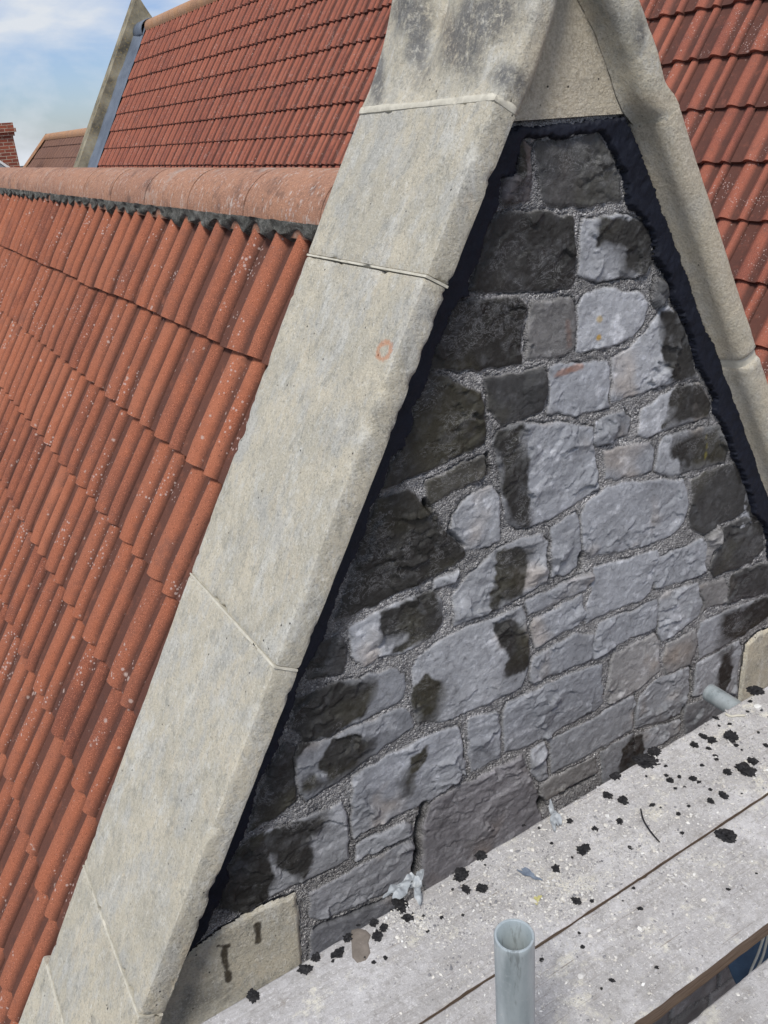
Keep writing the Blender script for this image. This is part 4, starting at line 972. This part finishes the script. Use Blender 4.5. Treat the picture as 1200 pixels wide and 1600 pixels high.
# wide lime joint smeared between apex stone and left coping
slab('lime_joint', nL, tL, CL + 0.0022, sj[0] - 0.010, sj[0] + 0.006, YF - 0.0022, YB - 0.004, TH, M['joint'], rad=0.004, seg=0.005, seed=58, amp=2.0)

# ------------------------------------------------------------------ scaffold boards
ZB = -1.38
def board(px_edges, label, x0, x1, th=0.038, seed=0):
    """edges given by two photo points each, on the top face"""
    (a, b), (c, d) = px_edges
    far = [onZ(*a, ZB), onZ(*b, ZB)]; nr = [onZ(*c, ZB), onZ(*d, ZB)]
    def at(e, x): t = (x - e[0][0]) / (e[1][0] - e[0][0]); return e[0] + (e[1] - e[0]) * t
    nx = int((x1 - x0) / 0.008); ny = 26; xs = np.linspace(x0, x1, nx); fy = np.concatenate([[0, 0.012, 0.03], np.linspace(0.06, 0.94, ny), [0.97, 0.988, 1]])
    G = np.array([[at(far, x) * (1 - f) + at(nr, x) * f for f in fy] for x in xs])
    q = G.reshape(-1, 3).copy()
    e = np.tile(np.minimum(fy, 1 - fy), nx)
    q[:, 2] += 0.0008 * fbm(q * np.array([1, 8, 1]), 14, seed, 3) + 0.001 * fbm(q, 5, seed + 4, 2) - 0.003 * np.clip(1 - e / 0.02, 0, 1) ** 2
    wob = 0.0016 * fbm(q * np.array([1, 0, 0]), 22, seed + 6, 3) + 0.0025 * np.minimum(0, fbm(q * np.array([1, 0.2, 0]), 30, seed + 9, 3) + 0.35) * 2
    sgn = np.tile(np.where(fy < 0.5, 1.0, -1.0), nx); q[:, 1] += np.where(e < 0.025, -wob * sgn * -1.0, 0) * np.where(e < 0.025, 1, 0)
    G = q.reshape(G.shape)
    bot = G.copy(); bot[..., 2] = ZB - th
    B = MB(); B.grid(G[:, ::-1]); B.grid(bot[:, [0, -1]])
    for edge, fl in ((0, 1), (-1, 0)):
        col_ = np.stack([G[:, edge], G[:, edge] * np.array([1, 1, 0]) + np.array([0, 0, ZB - th * 0.5]), bot[:, edge]], 1)
        B.grid(col_ if fl else col_[:, ::-1])
    for end, fl in ((0, 0), (-1, 1)):
        row = np.stack([G[end], bot[end]], 1); B.grid(row if fl else row[:, ::-1])
    o = B.build('scaffold_board', M['board'], sharp=35)
    return tag(o, label, 'board', 'scaffold boards in front of the gable')
e1 = ((310, 1600), (1200, 1070)); g1_ = ((649, 1601), (1200, 1236.5)); g2_ = ((658, 1600), (1200, 1240.5)); e2 = ((990, 1600), (1200, 1440)); e3 = ((1073, 1600), (1200, 1496))
board((e1, g1_), 'scaffold board nearest the wall, covered in dust and black bitumen crumbs', -0.9, 3.0, seed=1)
board((g2_, e2), 'scaffold board in the middle behind the upright steel tube', -0.95, 3.0, seed=2)
e3b = tuple((x, y) for x, y in e3)
p3a = onZ(*e3[0], ZB); p3b = onZ(*e3[1], ZB)
def near_px(p): # shift the edge by one board width towards the viewer and give pixels back
    q = p + np.array([0, -0.222, 0]); zc = q @ _fw; return (600 + FPX * (q @ _ri) / zc, 800 - FPX * (q @ _up) / zc)
board((e3, (near_px(p3a), near_px(p3b))), 'scaffold board at the lower right corner beyond the open gap', 0.62, 3.0, seed=3)

# ------------------------------------------------------------------ tubes
def tube(p0, p1, r, wall, name, label, cat, seg=48, group=None, nlen=60):
    p0 = np.array(p0, float); p1 = np.array(p1, float); ax = (p1 - p0) / np.linalg.norm(p1 - p0)
    a = np.cross(ax, [0, 0, 1.0] if abs(ax[2]) < 0.9 else [1.0, 0, 0]); a /= np.linalg.norm(a); b = np.cross(ax, a)
    L = np.linalg.norm(p1 - p0); an = np.linspace(0, 2 * math.pi, seg, endpoint=False)
    prof = [(r - wall, 0.16), (r - wall, 0.08), (r - wall, 0.0012), (r - wall + 0.0009, 0.0), (r - 0.0009, 0.0), (r, 0.0012)] + [(r, q) for q in np.linspace(0.01, L - 0.002, nlen)] + [(r - wall, L), (r - wall, L - 0.15)]
    G = np.array([[p0 + ax * q + (a * math.cos(t) + b * math.sin(t)) * rr for rr, q in prof] for t in an])
    q = G.reshape(-1, 3); q += (0.00035 * fbm(q, 30, 3, 3))[:, None] * np.array([1, 1, 0.0]); G = q.reshape(G.shape)
    if np.dot(np.cross(a, b), ax) > 0: G = G[:, ::-1]
    B = MB(); B.grid(G, wrapu=True); o = B.build(name, M['steel'], sharp=50); return tag(o, label, cat, group)
d_ = ray(803.5, 1461); d_ = d_ / np.linalg.norm(d_) * 1.185
tube((d_[0], d_[1], d_[2]), (d_[0], d_[1], -2.9), 0.02485, 0.0040, 'scaffold_tube', 'upright galvanised steel scaffold tube with open top in the foreground', 'tube')
te = onZ(1112, 1084, ZB - 0.038 - 0.026)
tube((te[0], te[1] + 0.01, te[2]), (te[0] - 0.03, 0.30, te[2]), 0.02415, 0.004, 'scaffold_tube', 'galvanised scaffold tube end poking out under the boards towards the wall', 'tube', nlen=20)
# blue sheet and white cable seen down the gap
zs = -1.85
sp = [onZ(x, y, zs) for x, y in ((1137, 1512), (1178, 1455), (1240, 1400), (1300, 1420), (1250, 1520), (1160, 1560))]
ctr = np.mean(sp, 0); Bq = []
for k in range(len(sp)):
    a, b = sp[k], sp[(k + 1) % len(sp)]
    for f in np.linspace(0, 1, 8, endpoint=False): Bq.append(a * (1 - f) + b * f)
rings = np.array([[ctr + (p - ctr) * s for s in np.linspace(0.02, 1, 12)] for p in Bq]); q = rings.reshape(-1, 3)
q[:, 2] += 0.02 * fbm(q, 9, 5, 3) + 0.012 * ridged(q, 12, 6, 2); low = q.copy(); low[:, 2] -= 0.004
B = MB(); B.grid(q.reshape(rings.shape), wrapu=True); B.grid(low.reshape(rings.shape)[:, ::-1], wrapu=True)
tag(B.build('blue_sheet', M['bluesheet']), 'dark blue sheet lying below the gap between the boards', 'sheet')
def cord(pts, r, name, mat, label, cat, seg=10, off=0.0):
    c = refine(np.array(pts, float), 8, 0); T = np.gradient(c, axis=0); T /= np.linalg.norm(T, axis=1)[:, None]
    a = np.cross(T, [0.3, 0.2, 1.0]); a /= np.linalg.norm(a, axis=1)[:, None]; b = np.cross(T, a); an = np.linspace(0, 2 * math.pi, seg, endpoint=False)
    rr = np.full(len(c), r); rr[0] = rr[-1] = r * 0.3
    G = np.array([c + (a * math.cos(t) + b * math.sin(t)) * rr[:, None] for t in an]); B = MB(); B.grid(G, wrapu=True); return tag(B.build(name, mat), label, cat)
for dx, lb in ((0, 'thin white cable hanging in the gap between the boards, left one of the pair'), (9, 'thin white cable hanging in the gap between the boards, right one of the pair')):
    o = cord([onZ(x + dx * s, y, z_) for x, y, z_, s in ((1222, 1405, -1.46, .7), (1199, 1448, -1.55, .6), (1190, 1474, -1.62, .8), (1183, 1494, -1.68, 1), (1172, 1520, -1.75, 1), (1160, 1560, -1.80, 1))], 0.0026, 'cable', M['cable'], lb, 'cable')
    o['group'] = 'white cables in the gap'

# ------------------------------------------------------------------ droppings on the boards
def ico(sub=2):
    t = (1 + 5 ** .5) / 2; v = [(-1, t, 0), (1, t, 0), (-1, -t, 0), (1, -t, 0), (0, -1, t), (0, 1, t), (0, -1, -t), (0, 1, -t), (t, 0, -1), (t, 0, 1), (-t, 0, -1), (-t, 0, 1)]
    f = [(0, 11, 5), (0, 5, 1), (0, 1, 7), (0, 7, 10), (0, 10, 11), (1, 5, 9), (5, 11, 4), (11, 10, 2), (10, 7, 6), (7, 1, 8), (3, 9, 4), (3, 4, 2), (3, 2, 6), (3, 6, 8), (3, 8, 9), (4, 9, 5), (2, 4, 11), (6, 2, 10), (8, 6, 7), (9, 8, 1)]
    v = [np.array(p) / np.linalg.norm(p) for p in v]
    for _ in range(sub):
        c = {}; nf = []
        def mid(a, b):
            k = (min(a, b), max(a, b))
            if k not in c: p = v[a] + v[b]; c[k] = len(v); v.append(p / np.linalg.norm(p))
            return c[k]
        for a, b, d in f: x, y, z_ = mid(a, b), mid(b, d), mid(d, a); nf += [(a, x, z_), (b, y, x), (d, z_, y), (x, y, z_)]
        f = nf
    return np.array(v), np.array(f)
IV3, IF3 = ico(3); IV1, IF1 = ico(1); IV0, IF0 = ico(0)
def lump(px, py, r, seed, flat=0.35, label=None, spl=1.0, ang=0.0, stretch=1.0, name='bitumen_crumb', mat=None, grp='black bitumen crumbs dropped on the boards', cat='crumb'):
    p = onZ(px, py, ZB); p[2] = ZB
    rad = r / FPX * np.linalg.norm(p)
    V = IV3.copy(); n_ = fbm(V + seed * 3.1, 1.6, seed, 4, 0.6); a_ = np.arctan2(V[:, 1], V[:, 0])
    k_ = 0.86 + 0.75 * n_ + 0.62 * fbm(V + seed * 1.7, 3.6, seed + 5, 4, 0.65) + 0.07 * spl * np.sin(a_ * 2 + seed) * (1 - V[:, 2] ** 2)
    V = V * k_[:, None] * rad; V[:, 0] *= stretch; V[:, 2] *= flat
    V[:, 2] = np.where(V[:, 2] < 0, V[:, 2] * 0.15, V[:, 2]) + 0.0004
    ca, sa = math.cos(ang), math.sin(ang); V = V @ np.array([[ca, sa, 0], [-sa, ca, 0], [0, 0, 1]])
    o = mesh_obj(name, V, IF3, mat or M['lump'], smooth=True, sharp=50, loc=p)
    return tag(o, label, cat, grp)
big = [
 (721,1365,11,'black bitumen crumb at the wall edge beside the big dark slab, uppermost of its cluster'),
 (728,1375,0,''),
 (720,1369,12,'largest black bitumen blob of the cluster in front of the big slab'),
 (728,1390,8,'small pointed black crumb just below the largest blob of the slab cluster'),
 (753,1389,9,'round black crumb standing right of the slab cluster'),
 (751,1338,10,'black crumb on the board edge at the top of the slab cluster'),
 (628,1417,12,'black bitumen clump just in front of the crumpled pale plastic scrap'),
 (618,1410,7,'small black crumb pressed against the pale plastic scrap'),
 (638,1436,8,'black crumb on white dust below the pale plastic scrap'),
 (584,1443,7,'upright black crumb on the board edge left of the pale plastic scrap'),
 (600,1450,8,'elongated black crumb between the brown stain and the pale scrap'),
 (590,1463,8,'black crumb right of the brown stain on the board'),
 (544,1465,8,'black crumb just left of the brown stain'),
 (477,1515,9,'brownish black crumb on the board near the buff stone block'),
 (494,1497,7,'black crumb near the wall where the buff block ends'),
 (528,1490,10,'flat black smear of bitumen below the brown stain'),
 (396,1557,9,'lone black crumb at the lower left on bare board'),
 (860,1359,0,''),
 (872,1241,6,'x'),
 (1068,1255,0,''),
 (973,1251,9,'black crumb on the board just right of the wet bitumen splash by the wall'),
 (1008,1190,16,'ragged black bitumen splash at the foot of the wall'),
 (1022,1176,11,'black crumb on the board edge next to the ragged splash'),
 (1142,1152,14,'big black bitumen blob near the steel tube end'),
 (1165,1203,15,'largest heart shaped black blob on the right of the board'),
 (1176,1190,8,'round black blob touching the heart shaped one from above'),
 (1136,1207,7,'narrow black crumb left of the heart shaped blob'),
 (1134,1306,14,'ragged black splash on the middle board near the right edge'),
 (1182,1080,12,'long black smear on the board edge beyond the tube end'),
 (912,1328,11,'black crumb with fragments lying by a rusty patch of dust'),
 (868,1358,7,'round black crumb alone in grey dust right of the slab'),
 (901,1409,7,'black crumb close to the gap between the first two boards'),
 (949,1243,7,'black crumb with a rusty halo at the board edge'),
 (962,1214,9,'black crumb above the rusty one on the board edge'),
 (968,1284,6,'ring shaped black crumb in cream dust'),
 (930,1296,6,'flat black crumb between slab end and cable strip'),
 (890,1283,6,'black crumb near the torn pale scrap by the wall'),
 (1083,1217,6,'black crumb in the middle of the dusty board right of the black strip'),
 (1085,1165,7,'left of the two black crumbs grouped below the tube end'),
 (1101,1152,5,'small black crumb between big blob and grouped crumbs'),
 (1112,1158,7,'right of the two black crumbs grouped below the tube end'),
 (1047,1220,6,'black crumb below the ragged splash'),
 (1096,1150,5,'small round black crumb above the grouped ones'),
 (1110,1252,6,'black crumb close to the gap at the right of the board'),
 (1129,1243,7,'brownish black crumb with a stained halo near the gap'),
]
k = 0
for x, y, r, lb in big:
    if r == 0 or lb == 'x': continue
    k += 1
    fl = 0.55 if r > 8 else 0.75
    lump(x, y, r * 0.84, k, fl, lb, spl=1.0 if r < 12 else 1.3, ang=random.uniform(0, 6), stretch=random.uniform(0.9, 1.35))
small = [(842,1294),(870,1270),(862,1318),(1041,1212),(1055,1232),(1150,1165),(1159,1172),(1140,1132),(1123,1134),(1118,1122),(1172,1096),(1185,1145),(1159,1240),(1076,1260),(1020,1258),(1010,1213),(982,1195),(1061,1214),(1040,1197),(1097,1196),
 (1110,1234),(1118,1181),(1107,1170),(1120,1187),(707,1390),(846,1500),(925,1408),(990,1388),(1060,1272),(1000,1420),(910,1480),(905,1458),(940,1545),(956,1532),(1026,1512),(690,1434),(723,1430),(662,1431),(655,1389),(612,1423),
 (520,1502),(570,1497),(584,1504),(602,1497),(645,1428),(668,1456),(560,1446),(1066,1302),(1138,1390),(1182,1365),(973,1408),(985,1325),(894,1340),(837,1372),(758,1352),(818,1290),(1032,1262),(1070,1230),(1092,1222),(1190,1110),(1168,1112),(1197,1165)]
for i, (x, y) in enumerate(small):
    lump(x, y, random.uniform(1.5, 3.3), 100 + i, 0.55, 'tiny black bitumen speck on the dusty boards', grp='tiny bitumen specks', cat='speck', ang=random.uniform(0, 6), stretch=random.uniform(0.8, 1.5))
# grit: uncountable chips of stone and mortar
def rows_on(px0, px1): pass
GR = MB(); rg = np.random.default_rng(77)
hot = [((880, 1270), 70, 520), ((1000, 1230), 80, 420), ((1090, 1180), 70, 520), ((1160, 1170), 70, 420), ((960, 1330), 60, 350), ((830, 1350), 60, 420), ((760, 1400), 60, 300), ((660, 1440), 28, 260), ((870, 1420), 60, 330), ((1060, 1300), 60, 260), ((890, 1390), 26, 200),
       ((700, 1480), 70, 220), ((1150, 1120), 40, 280), ((1000, 1450), 120, 300), ((1120, 1350), 90, 240), ((900, 1560), 110, 260), ((620, 1430), 22, 140), ((1130, 1560), 60, 60)]
far_e = [onZ(*p, ZB) for p in e1]; gp = [onZ(*p, ZB) for p in g1_]; gp2 = [onZ(*p, ZB) for p in g2_]; ee2 = [onZ(*p, ZB) for p in e2]; ee3 = [onZ(*p, ZB) for p in e3]
def yat(e, x): return e[0][1] + (e[1][1] - e[0][1]) * (x - e[0][0]) / (e[1][0] - e[0][0])
cnt = 0
for (cx_, cy_), sg, n_ in hot:
    for _ in range(int(n_ * 4.5)):
        p = onZ(rg.normal(cx_, sg), rg.normal(cy_, sg * 0.6), ZB); x, y = p[0], p[1]
        on1 = yat(gp, x) + 0.004 < y < yat(far_e, x) - 0.004; on2 = yat(ee2, x) + 0.004 < y < yat(gp2, x) - 0.004; on3 = y < yat(ee3, x) - 0.004 and x > 0.65
        if not (on1 or on2 or on3): continue
        s_ = min(0.0055, abs(rg.lognormal(-7.1, 0.55)))
        V = IV0 * (1 + 0.35 * rg.normal(size=(12, 1))) * s_; V = V * np.array([rg.uniform(.8, 1.6), rg.uniform(.7, 1.2), rg.uniform(.35, .8)])
        a_ = rg.uniform(0, 6.28); V = V @ np.array([[math.cos(a_), math.sin(a_), 0], [-math.sin(a_), math.cos(a_), 0], [0, 0, 1]])
        GR.add(V + np.array([x, y, ZB + s_ * 0.35]), IF0, a=rg.random()); cnt += 1
_mn, _t, _bb = new_mat('grit_mixed', 0.95, 0.2); _N = NB(_t)
_t.links.new(_N.ramp(_N.attr('rnd').outputs['Fac'], [(0, (0.20, 0.20, 0.21)), (0.2, (0.40, 0.39, 0.39)), (0.6, (0.54, 0.53, 0.515)), (0.85, (0.63, 0.605, 0.55)), (1, (0.72, 0.72, 0.70))]), _bb.inputs['Base Color'])
g_ = GR.build('grit', _mn, smooth=False); pass
tag(g_, 'pale grit and mortar crumbs scattered over the scaffold boards', 'grit', None, 'stuff')
# scraps
def scrap(px, py, rx, ry, seed, label, mat, amp, ang=0.0, name='plastic_scrap', lift=0.004, cat='scrap'):
    p = onZ(px, py, ZB); an = np.linspace(0, 2 * math.pi, 40, endpoint=False); rr = np.linspace(0.03, 1, 14)
    G = np.array([[np.array([math.cos(t) * r_ * rx, math.sin(t) * r_ * ry, 0]) * (1 + 0.33 * math.sin(3 * t + seed) * r_ + 0.16 * math.sin(7 * t + seed * 2) * r_) for r_ in rr] for t in an])
    q = G.reshape(-1, 3); q[:, 2] = lift + amp * (0.5 + fbm(q + seed, 70, seed, 3)) * 1.2 + amp * 0.9 * ridged(q + seed, 45, seed + 2, 2); q[:, 2] = np.maximum(q[:, 2], 0.0008)
    ca, sa = math.cos(ang), math.sin(ang); q = q @ np.array([[ca, sa, 0], [-sa, ca, 0], [0, 0, 1]]); lo = q - np.array([0, 0, 0.0007])
    B = MB(); B.grid(q.reshape(G.shape), wrapu=True); B.grid(lo.reshape(G.shape)[:, ::-1], wrapu=True)
    o = B.build(name, mat, sharp=40, loc=(p[0], p[1], ZB)); return tag(o, label, cat)
scrap(628, 1396, 0.036, 0.015, 1, 'crumpled pale blue grey plastic scrap at the board edge beside the wall', M['plastic'], 0.009, 0.2)
scrap(652, 1390, 0.034, 0.013, 4, 'crumpled whitish plastic strip leaning on the wall behind the scrap', M['plastic'], 0.009, 1.0)
scrap(866, 1283, 0.036, 0.010, 7, 'torn greyish paper like scrap standing at the foot of the wall right of the slab', M['plastic'], 0.008, 1.0)
M['leaf'] = mat_simple('yellow_flake', [(0.42, 0.40, 0.16), (0.55, 0.50, 0.25)], 60, 0.8, 0.3, 0.002)
scrap(839, 1407, 0.010, 0.006, 3, 'yellowish flake on the board above the upright tube', M['leaf'], 0.002, 0.4, 'flake', 0.001, 'flake')
M['slate'] = mat_simple('slate_flake', [(0.10, 0.13, 0.18), (0.22, 0.26, 0.32)], 60, 0.7, 0.4, 0.002)
scrap(826, 1367, 0.022, 0.008, 5, 'bluish slate flake on the board in front of the dark slab', M['slate'], 0.003, 1.9, 'flake', 0.001, 'flake')
cord([onZ(x, y, ZB + 0.004 + dz) for x, y, dz in ((1001, 1263, 0.004), (1005, 1280, 0.006), (1013, 1294, 0.003), (1022, 1306, 0.001), (1031, 1316, -0.001))], 0.0017, 'strip', M['lump'], 'thin curved black strip on the dusty board', 'strip')
cord([onZ(x, y, ZB + 0.003) for x, y in ((1133, 1115), (1142, 1119), (1152, 1118), (1165, 1118))], 0.0028, 'twig', M['joint'], 'short pale twig on the board below the tube end', 'twig')
# brown stain patch on board: thin dried smear
M['smear'] = mat_simple('brown_smear', [(0.11, 0.095, 0.08), (0.23, 0.20, 0.175)], 30, 0.9, 0.2, 0.002)
pp = [(549,1452),(560,1449),(572,1452),(580,1460),(576,1472),(579,1488),(572,1500),(558,1504),(550,1496),(549,1478),(548,1464)]
q = np.array([onZ(x, y, ZB + 0.0016) for x, y in pp]); cc_ = q.mean(0); rg_ = np.array([[cc_ + (p - cc_) * s for s in (0.02, 0.4, 0.7, 0.93, 1.0)] for p in q]); rg_[:, -1, 2] -= 0.0022
tag((lambda B: (B.grid(rg_, wrapu=True), B.build('smear', M['smear']))[1])(MB()), 'oblong brown dried smear on the board near the wall', 'smear')
